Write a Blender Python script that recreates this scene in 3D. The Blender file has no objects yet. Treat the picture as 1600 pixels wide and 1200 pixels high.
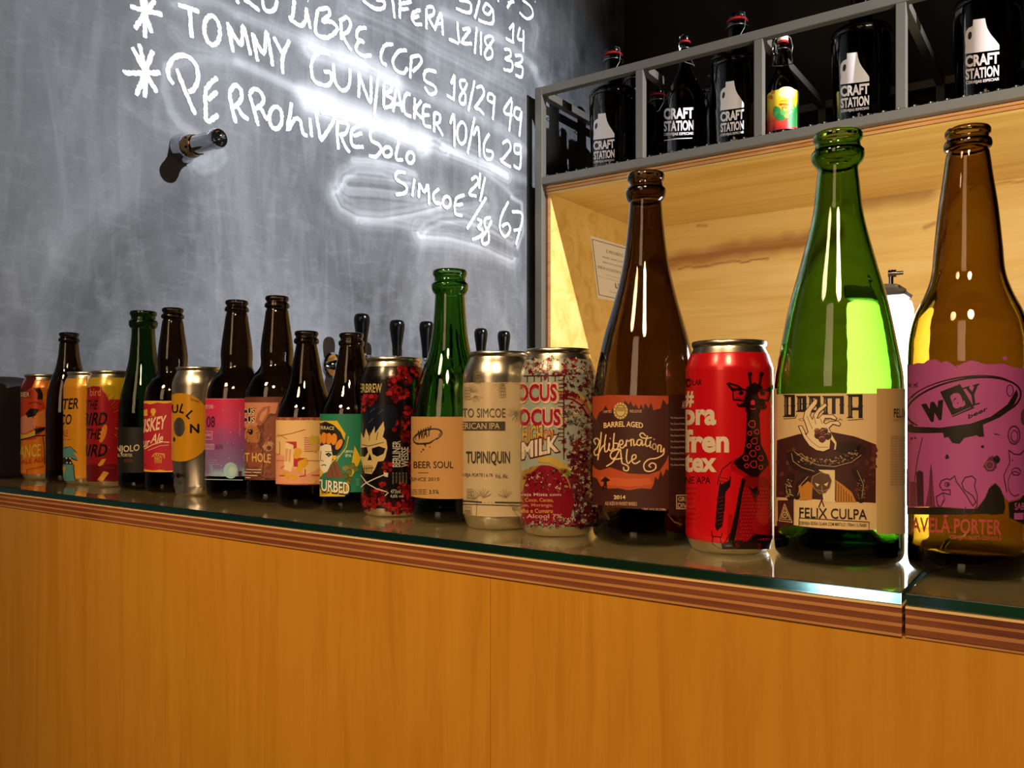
import bpy, bmesh, math, random
import numpy as np
from mathutils import Vector, Matrix
from mathutils.geometry import tessellate_polygon

random.seed(7)
SC = bpy.context.scene
COL = SC.collection
CZ = 1.157                     # eye height above the floor
SN, CS = 0.81892, 0.57390      # sine and cosine of the angle between the view and the bar
PI = math.pi

# ---------------------------------------------------------------- camera, light, exposure
cam_d = bpy.data.cameras.new('camera'); cam = bpy.data.objects.new('camera', cam_d); COL.objects.link(cam)
cam.location = (0, 0, CZ); cam.rotation_euler = (PI/2, 0, math.atan2(CS, SN))
cam_d.sensor_width = 36; cam_d.lens = 29.25; cam_d.shift_y = 37/1600
cam_d.clip_start = 0.02; cam_d.clip_end = 50
SC.camera = cam
SC.view_settings.view_transform = 'Standard'; SC.view_settings.look = 'None'
SC.view_settings.exposure = 0.0; SC.view_settings.gamma = 1.0
SC.view_settings.use_curve_mapping = False
SC.cycles.max_bounces = 20; SC.cycles.transmission_bounces = 18; SC.cycles.glossy_bounces = 6; SC.cycles.diffuse_bounces = 3
SC.cycles.sample_clamp_indirect = 6.0

W = bpy.data.worlds.new('room_ambient'); SC.world = W; W.use_nodes = True
W.node_tree.nodes['Background'].inputs[0].default_value = (1.0, 0.80, 0.58, 1)
W.node_tree.nodes['Background'].inputs[1].default_value = 0.02

def light(name, kind, loc, aim, energy, color, **kw):
    d = bpy.data.lights.new(name, kind); o = bpy.data.objects.new(name, d); COL.objects.link(o)
    o.location = loc; d.energy = energy; d.color = color
    v = Vector(aim) - Vector(loc); o.rotation_euler = v.to_track_quat('-Z', 'Y').to_euler()
    for k, a in kw.items(): setattr(d, k, a)
    return o
# ceiling track spot that lights the chalkboard from the upper right
light('track_spot', 'SPOT', (1.29, 1.61, CZ+1.70), (-1.445, 1.68, CZ+0.36), 760, (0.93, 0.96, 1.0),
      spot_size=math.radians(54), spot_blend=1.0, shadow_soft_size=0.012)
# warm pendants over the customers' side of the bar, and the dimly lit room behind the photographer
light('pendant_near', 'AREA', (0.25, -0.75, CZ+1.15), (-0.15, 0.55, CZ-0.35), 5.0, (1.0, 0.71, 0.38), shape='DISK', size=0.34, spread=math.radians(80))
light('pendant_far', 'AREA', (-0.75, -0.75, CZ+1.15), (-0.75, 0.55, CZ-0.35), 2.7, (1.0, 0.71, 0.38), shape='DISK', size=0.34, spread=math.radians(64))
light('room_glow', 'AREA', (-0.35, -2.2, CZ+0.95), (-0.5, 0.6, CZ+0.2), 5.0, (1.0, 0.66, 0.38), shape='RECTANGLE', size=0.75, size_y=1.5, spread=math.radians(110))
# added warm fill, set in the aisle to brighten the plywood niche
light('niche_fill', 'AREA', (0.35, 1.25, CZ+0.05), (-0.55, 2.7, CZ+0.35), 8.0, (1.0, 0.86, 0.62), shape='RECTANGLE', size=0.5, size_y=0.3, spread=math.radians(105))

# ---------------------------------------------------------------- helpers
def tag(o, label=None, cat=None, group=None, kind=None):
    for k, v in (('label', label), ('category', cat), ('group', group), ('kind', kind)):
        if v: o[k] = v
    return o
def thing(name, label, cat, loc, group=None):
    o = bpy.data.objects.new(name, None); COL.objects.link(o); o.location = loc; o.empty_display_size = 0.03
    return tag(o, label, cat, group)
def link(name, me, mats, parent=None):
    o = bpy.data.objects.new(name, me); COL.objects.link(o)
    if parent is not None: o.parent = parent
    for m in (mats if isinstance(mats, (list, tuple)) else [mats]):
        if m is not None: me.materials.append(m)
    return o
def from_bm(name, bm, mats, parent=None, smooth=True, sharp=35):
    me = bpy.data.meshes.new(name); bm.normal_update(); bm.to_mesh(me); bm.free()
    if smooth:
        me.polygons.foreach_set('use_smooth', [True]*len(me.polygons))
        me.set_sharp_from_angle(angle=math.radians(sharp))
    return link(name, me, mats, parent)
def add_box(bm, x0, y0, z0, x1, y1, z1, bevel=0.0):
    vs = [bm.verts.new(p) for p in ((x0,y0,z0),(x1,y0,z0),(x1,y1,z0),(x0,y1,z0),(x0,y0,z1),(x1,y0,z1),(x1,y1,z1),(x0,y1,z1))]
    fs = [bm.faces.new([vs[i] for i in f]) for f in ((3,2,1,0),(4,5,6,7),(0,1,5,4),(1,2,6,5),(2,3,7,6),(3,0,4,7))]
    if bevel: bmesh.ops.bevel(bm, geom=list({e for f in fs for e in f.edges}), offset=bevel, segments=2, affect='EDGES', profile=0.6)
def box(name, x0, y0, z0, x1, y1, z1, m, parent=None, bevel=0.0):
    bm = bmesh.new(); add_box(bm, x0, y0, z0, x1, y1, z1, bevel)
    return from_bm(name, bm, m, parent, smooth=False)
def add_lathe(bm, prof, seg=48, M=None, closed=False):
    rings = []
    for r, z in prof:
        if r < 1e-6: ring = [bm.verts.new((0, 0, z))]
        else: ring = [bm.verts.new((r*math.cos(2*PI*k/seg), r*math.sin(2*PI*k/seg), z)) for k in range(seg)]
        rings.append(ring)
    for a, b in zip(rings[:-1], rings[1:]):
        for k in range(seg):
            k2 = (k+1) % seg
            if len(a) == 1 and len(b) == 1: continue
            if len(a) == 1: bm.faces.new((a[0], b[k2], b[k]))
            elif len(b) == 1: bm.faces.new((a[k], a[k2], b[0]))
            else: bm.faces.new((a[k], a[k2], b[k2], b[k]))
    if M is not None: bmesh.ops.transform(bm, matrix=M, verts=[v for r in rings for v in r])
def add_tube(bm, pts, r, seg=8, closed=False):
    pts = [Vector(p) for p in pts]; n = len(pts); rings = []
    for i, p in enumerate(pts):
        t = (pts[(i+1) % n]-pts[i-1]) if closed else (pts[min(i+1, n-1)]-pts[max(i-1, 0)])
        t.normalize(); u = t.cross(Vector((0.13, 0.37, 0.91))).normalized(); v = t.cross(u)
        rings.append([bm.verts.new(p+(u*math.cos(2*PI*k/seg)+v*math.sin(2*PI*k/seg))*r) for k in range(seg)])
    rr = rings + ([rings[0]] if closed else [])
    for a, b in zip(rr[:-1], rr[1:]):
        for k in range(seg): bm.faces.new((a[k], a[(k+1) % seg], b[(k+1) % seg], b[k]))
    if not closed: bm.faces.new(rings[0][::-1]); bm.faces.new(rings[-1])
def smooth_prof(pts, n=5):
    """Catmull-Rom through (r, z, [corner]) points; a third item marks a corner."""
    out = []
    P = [(p[0], p[1]) for p in pts]; C = [len(p) > 2 for p in pts]
    for i in range(len(P)-1):
        p1, p2 = P[i], P[i+1]
        p0 = P[i-1] if i > 0 and not C[i] else (2*p1[0]-p2[0], 2*p1[1]-p2[1])
        p3 = P[i+2] if i+2 < len(P) and not C[i+1] else (2*p2[0]-p1[0], 2*p2[1]-p1[1])
        L = math.dist(p1, p2); k = n if L > 0.006 else 2
        for s in range(k):
            t = s/k; q = []
            for d in (0, 1):
                m1 = (p2[d]-p0[d])*0.5*L*2/(math.dist(p0, p1)+L+1e-9); m2 = (p3[d]-p1[d])*0.5*L*2/(math.dist(p2, p3)+L+1e-9)
                q.append((2*t**3-3*t*t+1)*p1[d]+(t**3-2*t*t+t)*m1+(-2*t**3+3*t*t)*p2[d]+(t**3-t*t)*m2)
            out.append((max(q[0], 0), q[1]))
    out.append(P[-1]); return out
def lin(c):
    if isinstance(c, str): c = [int(c[i:i+2], 16)/255 for i in (0, 2, 4)]
    return tuple((x/12.92 if x <= .04045 else ((x+.055)/1.055)**2.4) for x in c)

# ---------------------------------------------------------------- materials
class NT:
    def __init__(s, name):
        s.m = bpy.data.materials.new(name); s.m.use_nodes = True; s.t = s.m.node_tree
        s.b = s.t.nodes['Principled BSDF']
    def n(s, typ, **kw):
        nd = s.t.nodes.new(typ)
        for k, v in kw.items():
            if k[0] == 'i' and k[1:].isdigit(): s.set(nd.inputs[int(k[1:])], v)
            else: setattr(nd, k, v)
        return nd
    def set(s, inp, v):
        if isinstance(v, bpy.types.NodeSocket): s.t.links.new(v, inp)
        else: inp.default_value = v
    def coord(s, which='Object', scale=(1,1,1), rot=(0,0,0), loc=(0,0,0)):
        c = s.n('ShaderNodeTexCoord'); mp = s.n('ShaderNodeMapping'); s.t.links.new(c.outputs[which], mp.inputs[0])
        mp.inputs['Scale'].default_value = scale; mp.inputs['Rotation'].default_value = rot; mp.inputs['Location'].default_value = loc
        return mp.outputs[0]
    def noise(s, vec, scale, detail=4, rough=.55, dist=0.0):
        nd = s.n('ShaderNodeTexNoise'); s.t.links.new(vec, nd.inputs['Vector'])
        nd.inputs['Scale'].default_value = scale; nd.inputs['Detail'].default_value = detail
        nd.inputs['Roughness'].default_value = rough; nd.inputs['Distortion'].default_value = dist
        return nd.outputs['Fac']
    def ramp(s, fac, stops):
        r = s.n('ShaderNodeValToRGB'); s.t.links.new(fac, r.inputs[0]); e = r.color_ramp.elements
        while len(e) < len(stops): e.new(0.5)
        for el, (p, c) in zip(e, stops): el.position = p; el.color = (*lin(c), 1)
        return r.outputs[0]
    def mix(s, fac, a, b, mode='MIX'):
        x = s.n('ShaderNodeMix', data_type='RGBA', blend_type=mode)
        s.set(x.inputs[0], fac); s.set(x.inputs[6], a); s.set(x.inputs[7], b); return x.outputs[2]
    def math(s, op, a, b=0.0, clamp=False):
        x = s.n('ShaderNodeMath', operation=op, use_clamp=clamp); s.set(x.inputs[0], a); s.set(x.inputs[1], b); return x.outputs[0]
    def bump(s, h, strength=.3, dist=.001):
        b = s.n('ShaderNodeBump'); b.inputs['Strength'].default_value = strength; b.inputs['Distance'].default_value = dist
        s.t.links.new(h, b.inputs['Height']); s.t.links.new(b.outputs[0], s.b.inputs['Normal'])
    def P(s, **kw):
        for k, v in kw.items(): s.set(s.b.inputs[k.replace('_', ' ')], v)
        return s
def plain(name, c, rough=.5, metal=0.0, **kw):
    x = NT(name); v = x.noise(x.coord(scale=(1,1,1)), 60, 3)
    x.P(Base_Color=x.mix(x.math('MULTIPLY', v, .12), (*lin(c), 1), tuple(.6*k for k in lin(c))+(1,)), Roughness=rough, Metallic=metal, **kw)
    return x.m
def glass_mat(name, t, wall=.0022, rough=0.015):
    """clear-surfaced glass coloured in depth; t = light left after crossing both walls of a bottle"""
    x = NT(name); x.P(Base_Color=(1, 1, 1, 1), Roughness=rough, Transmission_Weight=1.0, IOR=1.50)
    s = [-math.log(q)/(2*wall) for q in t]; D = max(s)*1.02
    va = x.n('ShaderNodeVolumeAbsorption'); va.inputs['Color'].default_value = (*[1-q/D for q in s], 1); va.inputs['Density'].default_value = D
    x.t.links.new(va.outputs[0], x.t.nodes['Material Output'].inputs['Volume'])
    x.bump(x.noise(x.coord(), 45, 2), .10, .0015); return x.m
M = {}
M['amber'] = glass_mat('amber_glass', (.085, .042, .012))
M['amber_dark'] = glass_mat('dark_amber_glass', (.035, .014, .004))
M['amber_light'] = glass_mat('light_amber_glass', (.22, .12, .010))
M['green'] = glass_mat('green_glass', (.085, .25, .014))
M['green_mid'] = glass_mat('mid_green_glass', (.038, .15, .010))
M['green_dark'] = glass_mat('dark_green_glass', (.012, .045, .006))
M['olive'] = glass_mat('dark_olive_growler_glass', (.040, .030, .008), .004)
M['chrome'] = plain('chrome', 'd8d8dc', .08, 1.0)
M['alu'] = plain('brushed_aluminium', 'dcd2c0', .28, 1.0)
M['steel'] = plain('painted_grey_steel_tube', '6f6a62', .42, .35)
M['wire'] = plain('galvanised_wire', 'b9b4aa', .3, 1.0)
M['black_plastic'] = plain('gloss_black_plastic', '060607', .22, Specular_IOR_Level=.22)
M['matt_black'] = plain('matt_black', '060505', .7)
M['red_rubber'] = plain('red_rubber_gasket', 'b01410', .5)
M['grey_cap'] = plain('grey_plastic', '5a5a5c', .4)

def sheet_glass(name, rough):
    x = NT(name); x.P(Base_Color=(0.9, 0.97, 0.96, 1), Roughness=rough, Transmission_Weight=1.0, IOR=1.5)
    va = x.n('ShaderNodeVolumeAbsorption'); va.inputs['Color'].default_value = (0.10, 0.78, 0.74, 1); va.inputs['Density'].default_value = 2.8
    x.t.links.new(va.outputs[0], x.t.nodes['Material Output'].inputs['Volume']); return x.m
M['sheet'] = sheet_glass('greenish_float_glass', 0.0); M['sheet_edge'] = sheet_glass('ground_glass_edge', 0.33)

def wood(name, ca, cb, cc, axis='X', scale=1.0, rough=.42, coat=.25, stain=False):
    """plywood veneer with the grain running along an axis of the object"""
    x = NT(name); s = [9*scale]*3; s['XYZ'.index(axis)] = .7*scale
    v = x.coord(scale=s); n1 = x.noise(v, 2.2, 6, .6, .8)
    s2 = [150*scale]*3; s2['XYZ'.index(axis)] = 4*scale
    n2 = x.noise(x.coord(scale=s2), 1.6, 3, .6)
    big = x.noise(x.coord(scale=[1.6*scale]*3), 2.0, 3, .5, .5)
    c = x.ramp(n1, [(.30, ca), (.52, cb), (.75, cc)])
    c = x.mix(x.math('MULTIPLY', n2, .22), c, (*lin(ca), 1), 'MULTIPLY')
    c = x.mix(x.math('MULTIPLY', x.math('SUBTRACT', big, .45, True), 1.3, True), c, (*lin(ca), 1))
    if stain:
        a = x.n('ShaderNodeAttribute', attribute_name='stain')
        c = x.mix(a.outputs['Fac'], c, (*lin('8a5218'), 1))
    x.P(Base_Color=c, Roughness=rough, Coat_Weight=coat, Coat_Roughness=.25); x.bump(n2, .08, .0006); return x.m
M['panel'] = wood('orange_plywood_panel', 'bb7f1c', 'c98c28', 'cd922c', 'Z', 2.2, .4, .3)
M['niche'] = wood('pale_pine_plywood', 'cfa64e', 'e4c374', 'ecd08a', 'X', .8, .45, .3)
M['niche_back'] = wood('pale_pine_plywood_with_stains', 'd2aa58', 'e4c27a', 'ead08c', 'X', .8, .45, .3, stain=True)
M['ply_light'] = wood('light_ply_layer', 'a2683a', 'bb824c', 'c88f5a', 'X', 3, .55, 0)
M['ply_top'] = wood('pale_ply_top', 'd8ac6c', 'e8c48c', 'eed09c', 'X', 1, .5, 0)
M['ply_dark'] = wood('dark_ply_layer', '5e2a14', '844520', '965630', 'X', 3, .6, 0)
M['ply_edge'] = wood('niche_ply_edge', 'c98a4a', 'e0a868', 'eab97c', 'X', 3, .55, 0)
M['ply_edge_dark'] = wood('niche_dark_ply', '7a4318', '8d5222', '9c6030', 'X', 3, .6, 0)
M['dark_wall'] = plain('dark_brown_painted_wall', '1a120c', .75)
M['dark_floor'] = plain('dark_concrete_floor', '2a2521', .6)
M['ceiling'] = plain('black_ceiling_paint', '14120f', .8)
M['room'] = plain('warm_room_wall', '8a6238', .8)

# ---------------------------------------------------------------- picture-to-place measurements
def ray(px): a = (px-800)/1300; return (SN*a-CS, CS*a+SN)          # horizontal direction per metre of depth
def on_x(px, py, X): d = ray(px); t = X/d[0]; return Vector((X, d[1]*t, CZ+(637-py)/1300*t))
def on_y(px, py, Y): d = ray(px); t = Y/d[1]; return Vector((d[0]*t, Y, CZ+(637-py)/1300*t))
def at_depth(px, Z): d = ray(px); return d[0]*Z, d[1]*Z

# ---------------------------------------------------------------- flat print wrapped on round things
_paint = {}
def paint(c, kind='paper'):
    if isinstance(c, bpy.types.Material): return c
    k = (c, kind)
    if k not in _paint:
        x = NT('%s_ink_%s' % (kind, c)); v = x.noise(x.coord('UV'), 900, 2)
        base = (*lin(c), 1)
        x.P(Base_Color=x.mix(x.math('MULTIPLY', v, .10), base, tuple(.55*q for q in base[:3])+(1,)))
        if kind == 'paper': x.P(Roughness=.5)
        elif kind == 'can': x.P(Roughness=.27, Metallic=.25, Coat_Weight=.3, Coat_Roughness=.1)
        _paint[k] = x.m
    return _paint[k]
_font_cache = {}
def text_tris(s, bold=0.0, shear=0.0):
    bold *= .45; k = (s, bold, shear)
    if k not in _font_cache:
        cu = bpy.data.curves.new('lettering', 'FONT'); cu.body = s; cu.offset = bold; cu.shear = shear; cu.resolution_u = 3
        cu.fill_mode = 'FRONT'
        ob = bpy.data.objects.new('lettering', cu); me = bpy.data.meshes.new_from_object(ob)
        co = np.array([v.co[:2] for v in me.vertices]) if len(me.vertices) else np.zeros((0, 2))
        fs = [tuple(p.vertices) for p in me.polygons]
        bpy.data.objects.remove(ob); bpy.data.curves.remove(cu); bpy.data.meshes.remove(me)
        _font_cache[k] = (co, fs)
    return _font_cache[k]
class Art:
    """flat drawing in photo pixels; subclasses know where it lands"""
    def __init__(s, kind='paper', step=3.0):
        s.bm = bmesh.new(); s.mats = []; s.kind = kind; s.k = 0; s.step = step; s.crop(1, 0, 0)
    def crop(s, sc, ox, oy): s.c = (sc, ox, oy); return s
    def p(s, x, y): return (x/s.c[0]+s.c[1], y/s.c[0]+s.c[2])
    def mi(s, c):
        m = paint(c, s.kind)
        if m not in s.mats: s.mats.append(m)
        return s.mats.index(m)
    def face(s, pts, i, z):
        try: f = s.bm.faces.new([s.bm.verts.new((p[0], p[1], z)) for p in pts]); f.material_index = i
        except ValueError: pass
    def poly(s, c, pts, up=True):
        if up: s.k += 1
        i = s.mi(c); P = [s.p(*q) for q in pts]
        for t in tessellate_polygon([[Vector((q[0], q[1], 0)) for q in P]]): s.face([P[j] for j in t], i, s.k)
    def rect(s, c, x0, y0, x1, y1): s.poly(c, [(x0,y0),(x1,y0),(x1,y1),(x0,y1)])
    def ell(s, c, cx, cy, rx, ry=None, rot=0, n=22, up=True):
        ry = ry or rx; ca, sa = math.cos(rot), math.sin(rot)
        s.poly(c, [(cx+rx*math.cos(t)*ca-ry*math.sin(t)*sa, cy+rx*math.cos(t)*sa+ry*math.sin(t)*ca) for t in [2*PI*k/n for k in range(n)]], up)
    def line(s, c, w, pts, closed=False, up=True):
        if up: s.k += 1
        i = s.mi(c); pts = list(pts)+([pts[0]] if closed else []); h = w/2
        for a, b in zip(pts[:-1], pts[1:]):
            d = math.dist(a, b)
            if d < 1e-6: continue
            nx, ny = -(b[1]-a[1])/d*h, (b[0]-a[0])/d*h
            s.face([s.p(a[0]+nx, a[1]+ny), s.p(b[0]+nx, b[1]+ny), s.p(b[0]-nx, b[1]-ny), s.p(a[0]-nx, a[1]-ny)], i, s.k)
        for q in pts:
            s.face([s.p(q[0]+h*math.cos(t), q[1]+h*math.sin(t)) for t in [PI*k/4 for k in range(8)]], i, s.k+.3)
        s.k += .3
    def arc(s, c, w, cx, cy, rx, ry, a0=0, a1=360, rot=0, n=24):
        ca, sa = math.cos(rot), math.sin(rot); P = []
        for k in range(n+1):
            t = math.radians(a0+(a1-a0)*k/n); P.append((cx+rx*math.cos(t)*ca-ry*math.sin(t)*sa, cy+rx*math.cos(t)*sa+ry*math.sin(t)*ca))
        s.line(c, w, P)
    def text(s, c, t, x0, y0, x1, y1, bold=0.02, shear=0.0, slope=0.0, rot=0, bend=0.0):
        s.k += 1; i = s.mi(c); co, fs = text_tris(t, bold, shear)
        if not len(co): return
        lo, hi = co.min(0), co.max(0); q = (co-lo)/np.maximum(hi-lo, 1e-6)
        if rot == 90: X = x0+(1-q[:, 1])*(x0-x1)*-1; X = x0+(1-q[:, 1])*(x1-x0)*1; X = x0+(x1-x0)*(1-q[:, 1]); Y = y1+(y0-y1)*q[:, 0]
        else:
            X = x0+(x1-x0)*q[:, 0]; Y = y1+(y0-y1)*q[:, 1]+slope*(X-x0)+bend*4*(q[:, 0]-q[:, 0]**2)
        V = [s.bm.verts.new((*s.p(a, b), s.k)) for a, b in zip(X, Y)]
        for f in fs:
            try: g = s.bm.faces.new([V[j] for j in f]); g.material_index = i
            except ValueError: pass
    def split(s, ys=(), xs=()):
        for x in xs:
            bmesh.ops.bisect_plane(s.bm, geom=s.bm.verts[:]+s.bm.edges[:]+s.bm.faces[:], plane_co=(x, 0, 0), plane_no=(1, 0, 0), dist=1e-4)
        for y in ys:
            bmesh.ops.bisect_plane(s.bm, geom=s.bm.verts[:]+s.bm.edges[:]+s.bm.faces[:], plane_co=(0, y, 0), plane_no=(0, 1, 0), dist=1e-4)
LIFT = 3.2e-5
class Wrap(Art):
    """print on a round thing whose Empty stands at (X, Y, base)"""
    def __init__(s, X, Y, base, R, prof=None, kind='paper', step=3.0, off=1.6e-4):
        super().__init__(kind, step); s.X, s.Y, s.base, s.R, s.prof, s.off = X, Y, base, R, prof, off
        D = math.hypot(X, Y); s.D = D; s.f = (-X/D, -Y/D); s.r = (Y/D, -X/D); s.bands = []
    def rad(s, z):
        if s.prof is None: return s.R
        P = s.prof
        if z <= P[0][1]: return P[0][0]
        for a, b in zip(P[:-1], P[1:]):
            if a[1] <= z <= b[1]: return a[0]+(b[0]-a[0])*(z-a[1])/(b[1]-a[1]+1e-9)
        return P[-1][0]
    DL = math.radians(2.5)
    def pxof(s, phi):
        vx = s.X+s.R*(s.f[0]*math.cos(phi)+s.r[0]*math.sin(phi)); vy = s.Y+s.R*(s.f[1]*math.cos(phi)+s.r[1]*math.sin(phi))
        return 800+1300*(SN*vx+CS*vy)/(-CS*vx+SN*vy)
    def hit(s, px, py):
        """photo pixel -> facet index, place along the facet, height"""
        kmax = int(math.acos(s.R/s.D)/s.DL)
        lo, hi = s.pxof(-kmax*s.DL)+1e-4, s.pxof(kmax*s.DL)-1e-4; px = min(max(px, lo), hi)
        d = ray(px); a = d[0]**2+d[1]**2; b = d[0]*s.X+d[1]*s.Y; q = max(b*b-a*(s.D**2-s.R**2), 0); t = (b-math.sqrt(q))/a
        vx, vy = d[0]*t-s.X, d[1]*t-s.Y; phi = math.atan2(vx*s.r[0]+vy*s.r[1], vx*s.f[0]+vy*s.f[1])
        k = max(-kmax, min(kmax-1, math.floor(phi/s.DL)))
        e = [(s.X+s.R*(s.f[0]*math.cos(g)+s.r[0]*math.sin(g)), s.Y+s.R*(s.f[1]*math.cos(g)+s.r[1]*math.sin(g))) for g in (k*s.DL, (k+1)*s.DL)]
        ex, ey = e[1][0]-e[0][0], e[1][1]-e[0][1]; den = d[0]*ey-d[1]*ex
        t = (e[0][0]*ey-e[0][1]*ex)/den; u = ((d[0]*t-e[0][0])*ex+(d[1]*t-e[0][1])*ey)/(ex*ex+ey*ey)
        return k, u, CZ+(637-py)/1300*t-s.base
    def co(s, phi, z, off):
        R = s.rad(z)+off; return ((s.f[0]*math.cos(phi)+s.r[0]*math.sin(phi))*R, (s.f[1]*math.cos(phi)+s.r[1]*math.sin(phi))*R, z)
    def facet(s, k, u, z, off):
        a, b = s.co(k*s.DL, z, off), s.co((k+1)*s.DL, z, off); return (a[0]+(b[0]-a[0])*u, a[1]+(b[1]-a[1])*u, z)
    def zof(s, py):      # height at the side facing the eye
        return s.hit(s.cpx(), py)[2]
    def cpx(s):
        u = SN*s.X+CS*s.Y; w = -CS*s.X+SN*s.Y; return 800+1300*u/w
    def band(s, c, y0, y1, a0=-180, a1=180, z0=None, z1=None):
        zt = s.zof(y0) if z1 is None else z1; zb = s.zof(y1) if z0 is None else z0
        s.bands.append((c, zb, zt, round(a0/2.5), round(a1/2.5)))
    def build(s, name, parent, label=None):
        cuts = []
        if s.prof is not None:
            c = s.cpx()
            for _, z in s.prof:
                py = 637-(s.base+z-CZ)*1300/((s.X*-CS+s.Y*SN)-s.R); cuts.append(py)
        kmax = int(math.acos(s.R/s.D)/s.DL); s.split(cuts, [s.pxof(k*s.DL) for k in range(-kmax, kmax+1)])
        out = bmesh.new(); uv = out.loops.layers.uv.new('UVMap')
        def emit(ps, i):
            try:
                f = out.faces.new([out.verts.new(p[0]) for p in ps]); f.material_index = i; f.smooth = True
                for l, p in zip(f.loops, ps): l[uv].uv = p[1]
            except ValueError: pass
        for c, zb, zt, a0, a1 in s.bands:
            i = s.mi(c)
            zs = sorted({zb, zt} | ({z for _, z in s.prof if zb < z < zt} if s.prof else set()) | {zb+(zt-zb)*k/6 for k in range(1, 6)})
            for k in range(a0, a1):
                p0, p1 = k*s.DL, (k+1)*s.DL
                for za, zc in zip(zs[:-1], zs[1:]):
                    emit([(s.co(p, z, s.off), (p*s.R, z)) for p, z in ((p0, za), (p1, za), (p1, zc), (p0, zc))], i)
        lo, hi = s.pxof(-kmax*s.DL), s.pxof(kmax*s.DL); step = min(LIFT, 4.5e-4/max(s.k, 1))
        for f in s.bm.faces:
            ps = []; mx = sum(v.co.x for v in f.verts)/len(f.verts)
            if not lo <= mx <= hi: continue
            q0 = s.hit(mx, f.verts[0].co.y)[0]
            for v in f.verts:
                k, u, z = s.hit(v.co.x, v.co.y)
                if k != q0: u += k-q0
                u = min(max(u, 0), 1); ps.append((s.facet(q0, u, z, s.off+6e-5+step*v.co.z), ((q0+u)*s.DL*s.R, z)))
            # keep the winding facing outwards
            a, b, c2 = (Vector(ps[j][0]) for j in (0, 1, 2)); n = (b-a).cross(c2-a)
            if n.x*a.x+n.y*a.y < 0: ps = ps[::-1]
            emit(ps, f.material_index)
        bmesh.ops.remove_doubles(out, verts=out.verts[:], dist=1e-6)
        s.bm.free(); me = bpy.data.meshes.new(name); out.to_mesh(me); out.free()
        o = link(name, me, s.mats, parent); tag(o, label); return o
class Plane(Art):
    """print or chalk on a flat wall; fn maps photo pixels to a point, nrm lifts it"""
    def build(s, name, parent, fn, nrm, off=.0006, lift=4e-5):
        me = bpy.data.meshes.new(name); pw = parent.matrix_world.translation if parent else Vector()
        for v in s.bm.verts:
            q = fn(v.co.x, v.co.y)+nrm*(off+lift*v.co.z); v.co = q
        s.bm.faces.ensure_lookup_table()
        for f in s.bm.faces:
            f.normal_update()
            if f.normal.dot(nrm) < 0: f.normal_flip()
        s.bm.to_mesh(me); s.bm.free(); o = link(name, me, s.mats, parent); return o

# ================================================================ the setting
X0 = -1.445                     # plane of the chalkboard wall
box('floor', X0-.1, -2.6, -.1, 2.6, 2.9, 0, M['dark_floor'])['kind'] = 'structure'
box('ceiling', X0-.1, -2.6, CZ+1.95, 2.6, 2.9, CZ+2.05, M['ceiling'])['kind'] = 'structure'
box('wall_back', X0-.1, 2.80, 0, 2.6, 2.90, CZ+1.95, M['dark_wall'])['kind'] = 'structure'
box('wall_front', X0-.1, -2.7, 0, 2.6, -2.6, CZ+1.95, M['room'])['kind'] = 'structure'
box('wall_right', 2.6, -2.7, 0, 2.7, 2.9, CZ+1.95, M['room'])['kind'] = 'structure'
wall_left = box('wall_left', X0-.1, -2.6, 0, X0-.002, 2.80, CZ+1.95, M['matt_black']); wall_left['kind'] = 'structure'

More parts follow.
